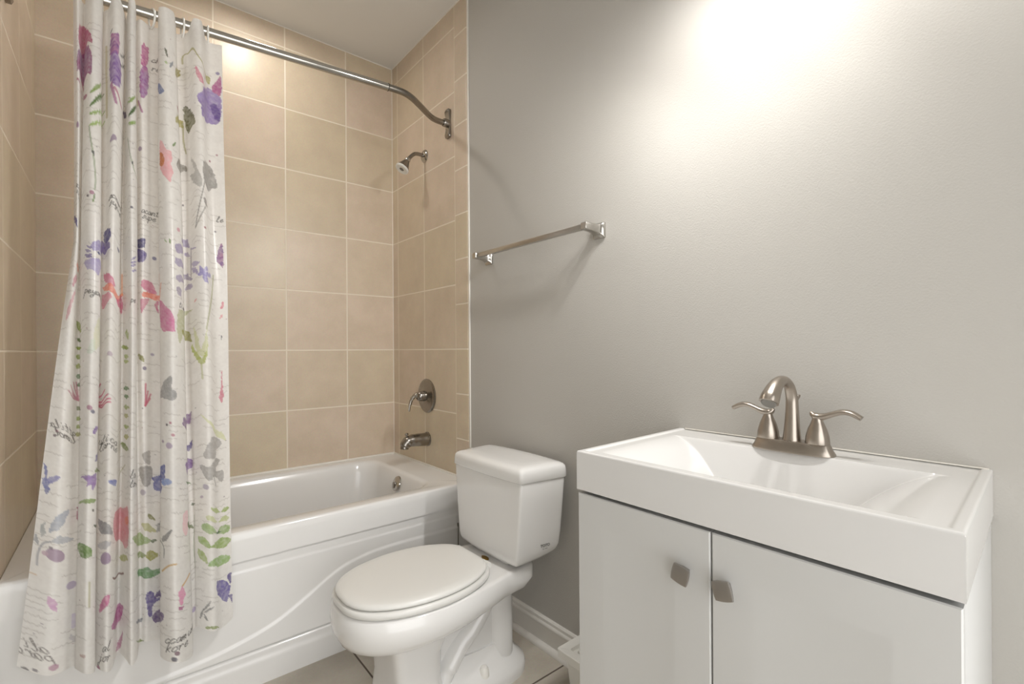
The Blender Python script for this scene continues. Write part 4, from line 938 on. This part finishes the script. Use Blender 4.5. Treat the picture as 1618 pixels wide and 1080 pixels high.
('S','cc6f84',.8,.0046,[(.4569,1.2357),(.4715,1.2133)]),
('P','8c8c8c','a8a8a8',.9,[(.5487,1.202),(.5591,1.1728),(.5758,1.1526),(.5925,1.1436),(.5925,1.1773),(.605,1.1841),(.6029,1.2043),(.5925,1.211),(.5716,1.2088)]),
('P','c85a78','dc8098',.8,[(.8115,1.1212),(.8136,1.2245),(.8011,1.2088),(.8074,1.1796)]),
('P','7a5a90','93709c',.88,[(.6321,1.2784),(.6926,1.2986),(.6989,1.2897),(.703,1.2762),(.703,1.2605),(.6926,1.2672),(.6363,1.2537),(.6279,1.2672)]),
('P','5a4a90','5a4a90',.88,[(.6905,1.3818),(.6968,1.3795),(.701,1.3728),(.7051,1.3616),(.7051,1.3503),(.6968,1.3571),(.6905,1.3638),(.653,1.3391)]),
('P','8a68b0','8a68b0',.88,[(.146,1.3099),(.1523,1.3076),(.1585,1.3009),(.1627,1.2897),(.1627,1.2829),(.1523,1.2919),(.146,1.2986),(.1439,1.3031)]),
('P','6a609a','6a609a',.88,[(.1565,1.384),(.1669,1.3728),(.169,1.3638),(.169,1.3548),(.1711,1.3458),(.1585,1.3616),(.1544,1.3705),(.1544,1.3795)]),
('P','a3a09f','b8b5b2',.85,[(.7406,1.4065),(.7489,1.3908),(.7594,1.3616),(.7844,1.3346),(.8074,1.3593),(.7865,1.3773),(.7823,1.4042),(.7531,1.4177)]),
('P','8e8a86','a29e9a',.8,[(.4464,1.3818),(.4673,1.3728),(.4673,1.411),(.4527,1.4042)]),
('D','b07c94',.8,.0069,(.1356,1.2425)),
('D','6a6880',.8,.0052,(.1439,1.2515)),
('D','c0b0bc',.8,.0069,(.2545,1.0807)),
('D','7a708c',.8,.0058,(.4569,1.1212)),
('D','5a5058',.8,.0035,(.5779,1.2829)),
('D','b0a0b8',.8,.0093,(.5841,1.3413)),
('D','c08090',.8,.0046,(.5946,1.3099)),
('D','c08090',.8,.0035,(.5883,1.2762)),
('D','8a80a0',.8,.0052,(.1669,1.1144)),
('D','9a90a8',.8,.0046,(.4798,1.0762)),
('D','a898ac',.8,.0046,(.5633,1.3324)),
('D','b08090',.8,.004,(.0229,1.3144)),
('D','7a6870',.8,.0035,(.0188,1.3279)),
('P','cbd290','dce0a8',.6,[(.7343,1.2829),(.7615,1.2986),(.8053,1.3211),(.822,1.3548),(.8094,1.3458),(.7698,1.3189)]),
('T', 'attila', '6a6460', 0.9, 0.022, 0, 1, (0.073, 1.3009)),
('T', 'lamol', '6a6460', 0.9, 0.022, 0, 1, (0.073, 1.3211)),
('T', 'utica', '45423e', 0.9, 0.0243, 0, 0, (0.219, 1.3189)),
('T', 'larne', '45423e', 0.9, 0.0243, 0, 0, (0.2211, 1.3368)),
('P','7078b0','8488bc',.9,[(.0021,1.4065),(.0104,1.4245),(.0125,1.4537),(.0083,1.4559)]),
('P','7078b0','8a90c0',.9,[(.0021,1.4492),(.0167,1.4514),(.0167,1.4806),(.0104,1.4829)]),
('P','8488bc','9894c4',.9,[(.0125,1.4469),(.0271,1.4312),(.0355,1.4312),(.0271,1.4514),(.0167,1.4582)]),
('P','8a68b0','a07cbc',.9,[(.1127,1.4312),(.1439,1.4245),(.1585,1.4132),(.1606,1.4357),(.1481,1.4627),(.1439,1.4469),(.1335,1.4559),(.1335,1.4402)]),
('P','7a8a50','7a8a50',.88,[(.1565,1.4155),(.1648,1.4087),(.219,1.402),(.219,1.3975),(.169,1.3953),(.1606,1.402),(.1565,1.4065),(.1544,1.411)]),
('P','6a74b4','8088c0',.9,[(.2524,1.4357),(.2775,1.4177),(.2775,1.438)]),
('P','4a58a8','3c4a98',.9,[(.4903,1.4514),(.5445,1.4087),(.5716,1.3975),(.5716,1.4245),(.5612,1.4424)]),
('P','4a4c98','5c60a8',.9,[(.4777,1.4514),(.5487,1.438),(.5528,1.4784),(.484,1.4941),(.4777,1.4649)]),
('P','7a94d0','94a8d8',.9,[(.5591,1.438),(.5883,1.4357),(.5862,1.4514),(.5612,1.4537)]),
('P','9a9896','aeaba8',.85,[(.7302,1.4357),(.7594,1.4402),(.7823,1.4042),(.799,1.411),(.7823,1.4402),(.8115,1.4469),(.8074,1.4806),(.7823,1.4627),(.7573,1.4851),(.7364,1.4582)]),
('S','8a8886',.8,.0029,[(.7719,1.4649),(.7823,1.4896)]),
('P','8e8a86','9c9894',.8,[(.4318,1.4267),(.4715,1.42),(.4694,1.4694),(.4485,1.4761)]),
('P','7a4f9a','8a64a8',.9,[(.6405,1.3818),(.6989,1.411),(.6947,1.4402),(.6467,1.4177)]),
('P','5a7a40','5a7a40',.88,[(.6405,1.4402),(.6425,1.4447),(.6571,1.4514),(.6926,1.4874),(.6968,1.4896),(.6947,1.4851),(.6905,1.4784),(.6571,1.4424)]),
('P','4a5a38','4a5a38',.88,[(.6947,1.5525),(.6989,1.557),(.703,1.5593),(.7093,1.5548),(.7114,1.5525),(.703,1.5503),(.6968,1.5458),(.6947,1.548)]),
('P','5a6a3a','6f7f48',.9,[(.6425,1.5525),(.6551,1.5705),(.6947,1.6154),(.6947,1.6267),(.6425,1.5728)]),
('D','a48aa4',.8,.0168,(.0376,1.6334)),
('D','a088a8',.8,.0168,(.2462,1.6379)),
('D','b0a8b4',.8,.0093,(.4444,1.4964)),
('D','b0a8b8',.8,.0087,(.7469,1.5031)),
('D','c8b0bc',.8,.0058,(.0209,1.6357)),
('D','8a8088',.8,.0035,(.0292,1.6177)),
('D','6a6860',.8,.0035,(.1502,1.5143)),
('D','b8a8b8',.8,.0046,(.7343,1.5346)),
('T', 'la', '45423e', 0.9, 0.0243, 0, 0, (0.363, 1.4267)),
('T', 'lorm', '45423e', 0.9, 0.0197, 0, 0, (0.363, 1.4514)),
('P','7f9a50','94ac68',.9,[(.1043,1.4941),(.1189,1.4919),(.1544,1.4829),(.1606,1.4896),(.1231,1.5009)]),
('P','a0a8b8','b4bac6',.88,[(.025,1.5817),(.0355,1.5705),(.0438,1.5548),(.0542,1.5301),(.0584,1.5076),(.0417,1.5233),(.0313,1.5436),(.025,1.5638)]),
('P','b0b4bc','c4c6cc',.88,[(.0292,1.602),(.0355,1.6042),(.0459,1.602),(.0605,1.5952),(.0751,1.5907),(.0605,1.5817),(.0438,1.5817),(.0355,1.5885)]),
('P','b0b4b4','b0b4b4',.88,[(.0125,1.5975),(.0167,1.5885),(.0188,1.5795),(.0167,1.5683),(.0146,1.5593),(.0104,1.5705),(.0083,1.5817),(.0104,1.5907)]),
('P','a4a6aa','a4a6aa',.88,[(.0,1.5975),(.0,1.6042),(.0,1.6132),(.0042,1.6177),(.0083,1.6222),(.0083,1.6132),(.0063,1.6042),(.0042,1.5975)]),
('S','a8aab0',.8,.0035,[(.0104,1.6716),(.0104,1.6379),(.0167,1.6132),(.0292,1.602)]),
('P','8c8c90','a0a0a4',.9,[(.219,1.5301),(.242,1.5391),(.2629,1.5548),(.267,1.5705),(.242,1.5728),(.2253,1.5593)]),
('P','b8b8bc','c8c8cc',.88,[(.217,1.6087),(.2316,1.611),(.2462,1.6132),(.2566,1.6065),(.2649,1.5952),(.2524,1.593),(.2399,1.5907),(.2253,1.5952)]),
('P','d88090','e4a0a8',.85,[(.2754,1.5098),(.315,1.5278),(.3526,1.5166),(.3547,1.6199),(.315,1.6199),(.2754,1.5795)]),
('P','e8a070','e0906a',.7,[(.3338,1.5458),(.3505,1.5413),(.3526,1.5638),(.338,1.5615)]),
('P','b07088','b07088',.88,[(.0793,1.5054),(.0793,1.5211),(.0793,1.5391),(.0981,1.5615),(.096,1.5795),(.096,1.5615),(.096,1.5391),(.0981,1.5211)]),
('P','86a65a','4f7a30',.9,[(.1043,1.6065),(.1335,1.6065),(.1481,1.6177),(.146,1.6357),(.121,1.6424),(.1106,1.6267)]),
('P','4f5a40','4f5a40',.88,[(.1544,1.5525),(.1544,1.557),(.1565,1.5593),(.1627,1.557),(.169,1.5525),(.1669,1.5503),(.1648,1.548),(.1585,1.5503)]),
('P','8a8a40','74783a',.88,[(.4569,1.5615),(.459,1.5705),(.4631,1.575),(.4715,1.5795),(.4798,1.5817),(.4777,1.575),(.4715,1.566),(.4631,1.5615)]),
('P','b4b474','c8c898',.88,[(.4381,1.5885),(.4444,1.5997),(.4527,1.6087),(.4673,1.6154),(.4819,1.6154),(.4756,1.6042),(.4631,1.5907),(.4527,1.5862)]),
('P','90a868','a8bc80',.88,[(.3713,1.5952),(.388,1.6132),(.4318,1.6514),(.4527,1.6469),(.4694,1.6424),(.4548,1.6289),(.4381,1.6199),(.3985,1.593)]),
('P','5f7050','4f6040',.88,[(.4673,1.6402),(.4694,1.6447),(.4756,1.6469),(.4798,1.6447),(.484,1.6424),(.4819,1.6379),(.4756,1.6357),(.4715,1.6357)]),
('P','8a9a60','9aa870',.88,[(.4089,1.6536),(.4193,1.6716),(.4298,1.6873),(.4402,1.6896),(.4506,1.6851),(.4464,1.6784),(.4402,1.6739),(.4318,1.6716)]),
('P','9a9a40','a8a850',.88,[(.4506,1.6851),(.459,1.6963),(.4715,1.6986),(.4819,1.6918),(.4882,1.6784),(.4777,1.6739),(.4631,1.6694),(.4548,1.6739)]),
('P','4f8a50','6fa060',.88,[(.4026,1.7053),(.436,1.7458),(.4548,1.7503),(.4756,1.7458),(.5466,1.7053),(.4756,1.7255),(.4548,1.7166),(.436,1.721)]),
('P','a0a458','b0b470',.88,[(.3129,1.6626),(.3129,1.6716),(.3213,1.6739),(.338,1.6649),(.3567,1.6581),(.3505,1.6536),(.3421,1.6469),(.3275,1.6514)]),
('P','a4b868','b4c47c',.88,[(.7615,1.5638),(.7635,1.5705),(.7719,1.575),(.7886,1.5728),(.799,1.575),(.7927,1.5683),(.7823,1.5593),(.7698,1.5638)]),
('P','a4b868','94ac58',.88,[(.8261,1.5705),(.8178,1.566),(.8115,1.566),(.8053,1.5705),(.8011,1.5773),(.8094,1.5795),(.8178,1.5795),(.824,1.5773)]),
('P','c4cc94','d0d6a8',.88,[(.7448,1.593),(.7489,1.602),(.7573,1.6042),(.7698,1.6065),(.7865,1.602),(.7761,1.5975),(.7635,1.5907),(.7552,1.5885)]),
('P','b8c484','c8d098',.88,[(.8261,1.602),(.8178,1.5952),(.8074,1.593),(.799,1.5975),(.7907,1.6042),(.8032,1.6065),(.8157,1.611),(.822,1.6087)]),
('P','8fae6a','a4bc80',.88,[(.7322,1.6199),(.7364,1.6334),(.7469,1.6402),(.7615,1.6424),(.7844,1.6357),(.7719,1.6267),(.7573,1.6154),(.7469,1.6132)]),
('P','a0b878','88a860',.88,[(.8282,1.6334),(.8157,1.6222),(.8032,1.6199),(.7927,1.6267),(.7865,1.6379),(.8032,1.6447),(.8178,1.6492),(.8261,1.6447)]),
('P','8aa850','9cb868',.88,[(.7218,1.6536),(.7239,1.6694),(.7322,1.6784),(.7469,1.6851),(.7594,1.6851),(.7552,1.6716),(.7469,1.6604),(.7364,1.6559)]),
('P','a0b868','90ac58',.88,[(.8303,1.6761),(.8115,1.6604),(.7948,1.6559),(.7719,1.6694),(.7594,1.6851),(.7844,1.6829),(.8094,1.6896),(.822,1.6873)]),
('P','b0c080','a0b468',.88,[(.7197,1.6918),(.7197,1.7053),(.726,1.7188),(.7385,1.7278),(.7489,1.7323),(.7469,1.7188),(.7406,1.7053),(.7322,1.6963)]),
('P','8ab060','9cbc74',.88,[(.8282,1.7323),(.8094,1.7143),(.7886,1.7098),(.7615,1.721),(.7489,1.739),(.7677,1.739),(.8011,1.7413),(.8178,1.7413)]),
('P','3f5a44','3f5a44',.88,[(.7802,1.6357),(.7886,1.6379),(.7927,1.6379),(.799,1.6379),(.8032,1.6357),(.799,1.6334),(.7907,1.6289),(.7865,1.6312)]),
('P','808080','989898',.88,[(.5612,1.6154),(.5737,1.6087),(.582,1.5997),(.5862,1.5885),(.5904,1.575),(.58,1.584),(.5695,1.593),(.5612,1.6042)]),
('P','a8a8a8','a8a8a8',.88,[(.4861,1.6154),(.5466,1.584),(.5445,1.5773),(.5487,1.566),(.5487,1.557),(.4861,1.5907),(.484,1.5997),(.484,1.6087)]),
('S','90908e',.8,.0029,[(.5674,1.6559),(.5612,1.6177),(.4882,1.5907)]),
('P','eec0c8','f2ccd2',.8,[(.6217,1.5346),(.6405,1.5233),(.6363,1.584),(.6196,1.584)]),
('S','d0a860',.8,.004,[(.5612,1.6941),(.582,1.6739),(.5987,1.6671)]),
('S','c8a060',.5,.0035,[(.0,1.6963),(.0104,1.6963)]),
('S','7a4f48',.8,.0046,[(.2733,1.6873),(.3088,1.7121),(.3296,1.7031)]),
('S','7a8a58',.6,.0035,[(.7072,1.5885),(.6989,1.6829),(.7051,1.7547)]),
('S','9a9a60',.6,.0029,[(.3317,1.3953),(.2816,1.4492)]),
('P','5a4a94','6c5ca4',.9,[(.4527,1.7929),(.4736,1.7907),(.484,1.8109),(.5549,1.775),(.4756,1.8266),(.4715,1.8581),(.4569,1.8559),(.4527,1.8222)]),
('P','58427f','6a5290',.9,[(.484,1.7929),(.5445,1.7525),(.5528,1.7727),(.484,1.8087)]),
('P','5a3f78','6a4c88',.9,[(.4756,1.8536),(.557,1.8087),(.5591,1.8311),(.4861,1.8806)]),
('P','5a4c98','7a70b0',.9,[(.7781,1.7862),(.8011,1.7862),(.8199,1.8109),(.8261,1.8266),(.8157,1.8626),(.8011,1.8491),(.7802,1.8199)]),
('P','4f4288','5c4c90',.9,[(.8178,1.7817),(.8303,1.7862),(.8303,1.8154),(.8199,1.8019)]),
('P','54448c','5c4c90',.9,[(.8199,1.8469),(.8303,1.8536),(.8303,1.8783)]),
('P','d8a8cc','c890c0',.88,[(.0292,1.739),(.0292,1.7503),(.0313,1.7592),(.0376,1.7682),(.0438,1.775),(.0438,1.7615),(.0417,1.748),(.0355,1.739)]),
('P','d878a8','c86898',.88,[(.2587,1.7323),(.2462,1.739),(.2357,1.7503),(.2295,1.766),(.2274,1.7817),(.2441,1.7705),(.2566,1.757),(.2608,1.7458)]),
('P','c060a0','b05890',.9,[(.2712,1.8154),(.2983,1.8019),(.3275,1.7952),(.3234,1.8222),(.3046,1.8514)]),
('P','b06a90','bc7c9c',.9,[(.3046,1.9143),(.3275,1.8626),(.3213,1.9053),(.3108,1.9233)]),
('P','e488b4','ec9cc0',.88,[(.6133,1.7278),(.605,1.7368),(.6029,1.748),(.6029,1.7637),(.6092,1.7795),(.6154,1.7682),(.6217,1.7525),(.6196,1.739)]),
('P','b04f88','b04f88',.88,[(.6008,1.7907),(.605,1.7907),(.6092,1.7907),(.6133,1.7862),(.6133,1.7817),(.6092,1.7817),(.6029,1.784),(.6008,1.7862)]),
('S','d0a050',.8,.0039,[(.6405,1.7008),(.6133,1.7278)]),
('P','c8a0b0','d0acb8',.8,[(.0,1.784),(.0,1.8244),(.0,1.8334)]),
('P','8a8a88','8a8a88',.88,[(.7302,1.8828),(.7364,1.8761),(.7448,1.8648),(.751,1.8514),(.7552,1.8401),(.7469,1.8514),(.7385,1.8626),(.7322,1.8738)]),
('P','8a8a88','8a8a88',.88,[(.7343,1.8828),(.7427,1.8783),(.751,1.8716),(.7594,1.8626),(.7656,1.8559),(.7573,1.8603),(.7469,1.8671),(.7406,1.8738)]),
('P','8a8a88','8a8a88',.88,[(.7239,1.903),(.7302,1.8963),(.7322,1.8873),(.7343,1.8761),(.7364,1.8671),(.7322,1.8761),(.726,1.8873),(.7239,1.8963)]),
('P','8a8a88','8a8a88',.88,[(.7343,1.8851),(.7364,1.8918),(.7385,1.8963),(.7448,1.9008),(.7489,1.903),(.7469,1.8985),(.7448,1.8918),(.7406,1.8873)]),
('P','8a9a50','8a9a50',.88,[(.7385,1.9255),(.7469,1.9255),(.7573,1.9233),(.7698,1.9233),(.7865,1.9255),(.7698,1.9165),(.7552,1.9165),(.7469,1.9188)]),
('P','7a8a48','7a8a48',.88,[(.3859,1.8783),(.4068,1.9008),(.4298,1.93),(.4464,1.93),(.4506,1.93),(.4423,1.9278),(.4318,1.9255),(.4089,1.8985)]),
('P','8a8f98','8a8f98',.88,[(.3922,1.8356),(.4193,1.8626),(.4318,1.8761),(.436,1.8693),(.4381,1.8648),(.4298,1.8626),(.411,1.8424),(.3922,1.8289)]),
('T', 'ccam um', '45423e', 0.9, 0.0257, 0.25, 0, (0.5674, 1.8783)),
('T', 'kore', '45423e', 0.9, 0.0283, 0.3, 0, (0.5695, 1.9008)),
('T', 'al', '55524e', 0.9, 0.027, 0.3, 0, (0.2399, 1.8761)),
('T', 'jor', '55524e', 0.9, 0.027, 0.2, 0, (0.2274, 1.903)),
('T', 'aliverm', '86807c', 0.9, 0.0257, 0, 1, (0.0396, 1.8716)),
('T', 'parder', '86807c', 0.9, 0.0257, 0, 1, (0.0459, 1.8896)),
('D','c098ac',.8,.0077,(.0459,1.912)),
('D','a86888',.8,.0064,(.2274,1.9278)),
('D','7a5868',.8,.0058,(.5966,1.9053)),
('D','5a5868',.8,.0064,(.5904,1.921)),
('D','b8aac4',.8,.0109,(.0709,1.7121)),
('D','b4a4c8',.8,.0077,(.6947,1.8738)),
('D','6a6868',.8,.0051,(.0104,1.93)),
('D','8a8488',.8,.0039,(.0229,1.9233)),
('P','c0a098','b89a98',.7,[(.121,1.8896),(.1377,1.8828),(.1314,1.8941)]),
('P','c4b8d4','ccc0dc',.6,[(.0772,1.7907),(.073,1.7952),(.073,1.8042),(.0751,1.8177),(.0772,1.8289),(.0981,1.8177),(.096,1.8064),(.096,1.7974)]),
('P','b8b4b8','c4c0c4',.6,[(.0751,1.8424),(.0709,1.8469),(.0709,1.8514),(.0751,1.8603),(.0793,1.8671),(.0981,1.8559),(.1001,1.8491),(.0793,1.8491)]),
('S','b0ac70',.6,.0039,[(.1439,1.7008),(.1439,1.7637)])]
GLYPH = {'a': '.8,.8 .4,1 .1,.6 .2,.1 .5,.1 .8,.8 .8,.2 1,.1', 'c': '.8,.8 .5,1 .1,.6 .2,.1 .6,.05 .9,.3', 'n': '.05,.9 .15,.1 .2,.7 .5,1 .7,.7 .7,.2 1,.1',
 't': '.4,1.7 .3,.3 .5,0 .8,.2|.05,1.1 .75,1.15', 'h': '.15,1.9 .1,0 .2,.7 .5,1 .7,.7 .7,.2 1,.1', 'u': '.1,1 .1,.3 .4,.05 .7,.4 .75,1 .75,.2 1,.1', 's': '.1,.1 .5,1.1 .7,.5 .5,.05 .2,.1',
 'p': '.15,1 .1,-.9 .15,.7 .5,1 .8,.6 .5,.1 .2,.2', 'e': '.1,.4 .6,.6 .6,.95 .3,.9 .1,.4 .4,.05 .9,.3', 'r': '.1,1 .15,.1 .2,.7 .5,1 .7,.8', 'm': '.05,.9 .1,.1 .2,.8 .4,.95 .5,.1 .6,.8 .8,.95 .9,.2 1.1,.1',
 'l': '.1,.3 .5,1.6 .3,1.9 .2,.4 .5,0 .8,.2', 'i': '.2,1 .25,.2 .6,.1|.3,1.4 .35,1.45', 'o': '.5,1 .1,.7 .2,.1 .6,.1 .8,.6 .5,1 1,.9', 'f': '.8,1.7 .5,1.8 .3,1 .2,-.8 .1,-.5|.0,.8 .8,.9', 'k': '.15,1.8 .1,0 .2,.5 .7,1|.3,.5 .8,.05',
 'd': '.7,.8 .4,1 .1,.6 .2,.1 .5,.1 .75,.8 .85,1.8 .75,.2 1,.1', 'j': '.4,1 .35,-.6 .1,-.8 -.1,-.5 .8,.3|.45,1.4 .5,1.45', 'y': '.1,1 .2,.4 .6,.4 .8,1 .6,-.7 .2,-.9 .1,-.5 1,.2', 'v': '.1,1 .35,.05 .8,1', 'g': '.7,.9 .3,1 .1,.5 .4,.1 .7,.8 .7,-.6 .3,-.9 .1,-.5 1,.2'}
def paint_print(s, t, nr, nc):
    rng = np.random.default_rng(5)
    S2, T2 = np.meshgrid(s, t)
    def noise(step, seed):                            # smooth value noise over the cloth
        r = np.random.default_rng(seed); gx, gy = int(s[-1]/step)+3, int(t[-1]/step)+3
        g = r.random((gy, gx)); x = S2/step; y = T2/step; i = x.astype(int); j = y.astype(int); fx, fy = x-i, y-j
        fx, fy = fx*fx*(3-2*fx), fy*fy*(3-2*fy)
        return (g[j, i]*(1-fx)+g[j, i+1]*fx)*(1-fy) + (g[j+1, i]*(1-fx)+g[j+1, i+1]*fx)*fy
    n1, n2, n3 = noise(.006, 1), noise(.02, 2), noise(.0035, 3)
    wx, wy = (noise(.008, 4)-.5)*.004, (noise(.008, 6)-.5)*.004
    base = np.array(rgb('f3f1ed')[:3]); alt = np.array(rgb('e7e4e0')[:3])
    k = (.45*n1 + .35*n2 + .3*n3)[..., None]
    C = base*(1-k) + alt*k
    pad = .006
    def win(p, e):
        a = np.asarray(p); lo, hi = a.min(0)-e, a.max(0)+e
        i0, i1 = np.searchsorted(t, lo[1]), np.searchsorted(t, hi[1]); j0, j1 = np.searchsorted(s, lo[0]), np.searchsorted(s, hi[0])
        return slice(i0, i1), slice(j0, j1)
    def blend(w, m, col):
        m = m[..., None]; C[w] = C[w]*(1-m) + col*m
    def stroke(pts, hw, col, al):
        w = win(pts, hw*2+.003); x, y = S2[w], T2[w]
        if x.size == 0: return
        d = np.full(x.shape, 9.)
        for a, b_ in zip(pts[:-1], pts[1:]):
            dx, dy = b_[0]-a[0], b_[1]-a[1]; q = np.clip(((x-a[0])*dx+(y-a[1])*dy)/(dx*dx+dy*dy+1e-12), 0, 1)
            d = np.minimum(d, np.hypot(x-a[0]-q*dx, y-a[1]-q*dy))
        blend(w, al*np.clip((max(hw, .0009) - d)/.0012 + .6, 0, 1), np.array(rgb(col)[:3]))
    def smooth(pts, n, closed): return [(p.x, p.y) for p in crom([(a, b_, 0) for a, b_ in pts], n, closed)]
    # faint lines of handwriting over the whole cloth
    y = .12
    while y < 1.9:
        x = .0
        while x < s[-1]-.03:
            L = rng.uniform(.02, .06)
            if rng.random() < .62:
                p = []; xx = x
                while xx < min(x+L, s[-1]):
                    p.append((xx, y + rng.normal(0, .0016) + .06*(xx-x)*(rng.random()-.6))); xx += rng.uniform(.0018, .0042)
                if len(p) > 2: stroke(p, .0007, 'a39c94', .38)
            x += L + rng.uniform(.006, .03)
        y += rng.uniform(.013, .021) if rng.random() < .8 else rng.uniform(.03, .06)
    for _ in range(120):
        p = (rng.uniform(0, s[-1]), rng.uniform(.05, 1.9)); stroke([p, (p[0]+.0008, p[1])], rng.uniform(.0008, .0018), ('8a7a88', 'b09098', '6f6a70')[rng.integers(3)], .6)
    for e in PRINT:
        if e[0] == 'P':
            _, c1, c2, al, pts = e
            pts = smooth(pts, 5, True)
            w = win(pts, pad); x, y = S2[w] + wx[w], T2[w] + wy[w]
            if x.size == 0: continue
            ins = np.zeros(x.shape, bool); px = np.array(pts)
            for a, b_ in zip(px, np.roll(px, -1, 0)):
                cr = (a[1] > y) != (b_[1] > y)
                ins ^= cr & (x < (b_[0]-a[0])*(y-a[1])/(b_[1]-a[1]+1e-12) + a[0])
            q = np.clip((n2[w]*.7 + n1[w]*.5 - .1), 0, 1)[..., None]
            col = np.array(rgb(c1)[:3])*(1-q) + np.array(rgb(c2)[:3])*q
            m = ins*al*(.86 + .28*(n1[w]-.5) + .2*(n3[w]-.5)); m = np.clip(m, 0, 1)
            C[w] = C[w]*(1-m[..., None]) + col*m[..., None]
        elif e[0] == 'S':
            stroke(smooth(e[4], 6, False) if len(e[4]) > 2 else e[4], e[3]*.5, e[1], e[2])
        elif e[0] == 'D':
            stroke([e[4], (e[4][0]+.0003, e[4][1])], e[3]*.95, e[1], e[2])
        else:
            _, body, col, al, h, sl, mir, p0 = e
            h *= .52; sg = -1 if mir else 1; x0 = p0[0]; yb = p0[1] + h*.5
            adv = 0.0
            for ch in body:
                if ch == ' ': adv += .5; continue
                for part in GLYPH[ch].split('|'):
                    q = [tuple(map(float, a.split(','))) for a in part.split()]
                    q = smooth(q, 4, False) if len(q) > 2 else q
                    q = [(x0 + sg*h*(adv + a + .35*b_)*.95, yb - h*b_ - sl*h*(adv+a)) for a, b_ in q]
                    stroke(q, .0008, col, al)
                adv += 1.0
    return C

def curtain():
    s, t, X, Y, Z = curtain_grid(); nr, nc = X.shape
    C = paint_print(s, t, nr, nc)
    idx = np.arange(nr*nc).reshape(nr, nc)
    q = np.stack([idx[:-1, :-1], idx[:-1, 1:], idx[1:, 1:], idx[1:, :-1]], -1).reshape(-1, 4)
    root = Vector((.03, 1.75, float(Z.min())))
    me = bpy.data.meshes.new('shower_curtain')
    me.vertices.add(nr*nc); me.loops.add(q.size); me.polygons.add(len(q))
    me.vertices.foreach_set('co', (np.stack([X, Y, Z], -1) - np.array(root)).astype(np.float32).ravel())
    me.loops.foreach_set('vertex_index', q.ravel().astype(np.int32))
    me.polygons.foreach_set('loop_start', np.arange(0, q.size, 4, dtype=np.int32)); me.polygons.foreach_set('loop_total', np.full(len(q), 4, np.int32))
    me.polygons.foreach_set('use_smooth', np.ones(len(q), bool))
    me.update(calc_edges=True)
    a = me.color_attributes.new('print', 'FLOAT_COLOR', 'POINT')
    a.data.foreach_set('color', np.concatenate([C, np.ones((nr, nc, 1))], -1).astype(np.float32).ravel())
    me.materials.append(glass_curtain_mat())
    o = bpy.data.objects.new('shower_curtain', me); COL.objects.link(o); o.location = root
    tag(o, 'white shower curtain printed with watercolour flowers hanging in folds outside the bathtub', 'shower curtain')
curtain()

def curtain_rings():
    RI, RO = .0030, .0265
    first = None
    places = [(-.042, 'white curtain ring farthest left on the rod, beside the tallest fold'), (-.008, 'second white curtain ring from the left on the rod'),
              (.040, 'third white curtain ring from the left, in the tight folds'), (.085, 'white curtain ring hanging open over the recessed fold'),
              (.166, 'white curtain ring in the last valley before the right hand panel'), (.237, 'white curtain ring at the far right end, holding the curtain corner')]
    for k, (x, lab) in enumerate(places):
        p = rod_pt(x); c = Vector((x, p.y, p.z - .0125))
        if first is None:
            pts = []; n = 36
            for i in range(n):
                a = 2*PI*i/n; pts.append(Vector((0, RO*.92*math.cos(a), RO*1.12*math.sin(a))) + c)
            b = MB(); rings = []
            for i in range(n):
                a = 2*PI*i/n; d = Vector((0, math.cos(a), math.sin(a)))
                rings.append([pts[i] + d*RI*math.cos(2*PI*j/10) + Vector((1, 0, 0))*RI*math.sin(2*PI*j/10) for j in range(10)])
            rings.append(rings[0]); b.loft(rings, False, False)
            bmesh.ops.remove_doubles(b.bm, verts=b.bm.verts[:], dist=1e-6)
            for v in b.bm.verts: v.co -= c
            first = o = b.build('curtain_ring', M_plastic)
        else:
            o = first.copy(); COL.objects.link(o)
        o.location = c; o.rotation_euler = (0, 0, math.radians((-14, 9, -8, 16, 6, -6)[k]))
        tag(o, lab, 'curtain ring', 'white rings holding the shower curtain')
curtain_rings()
#CURTAIN_END
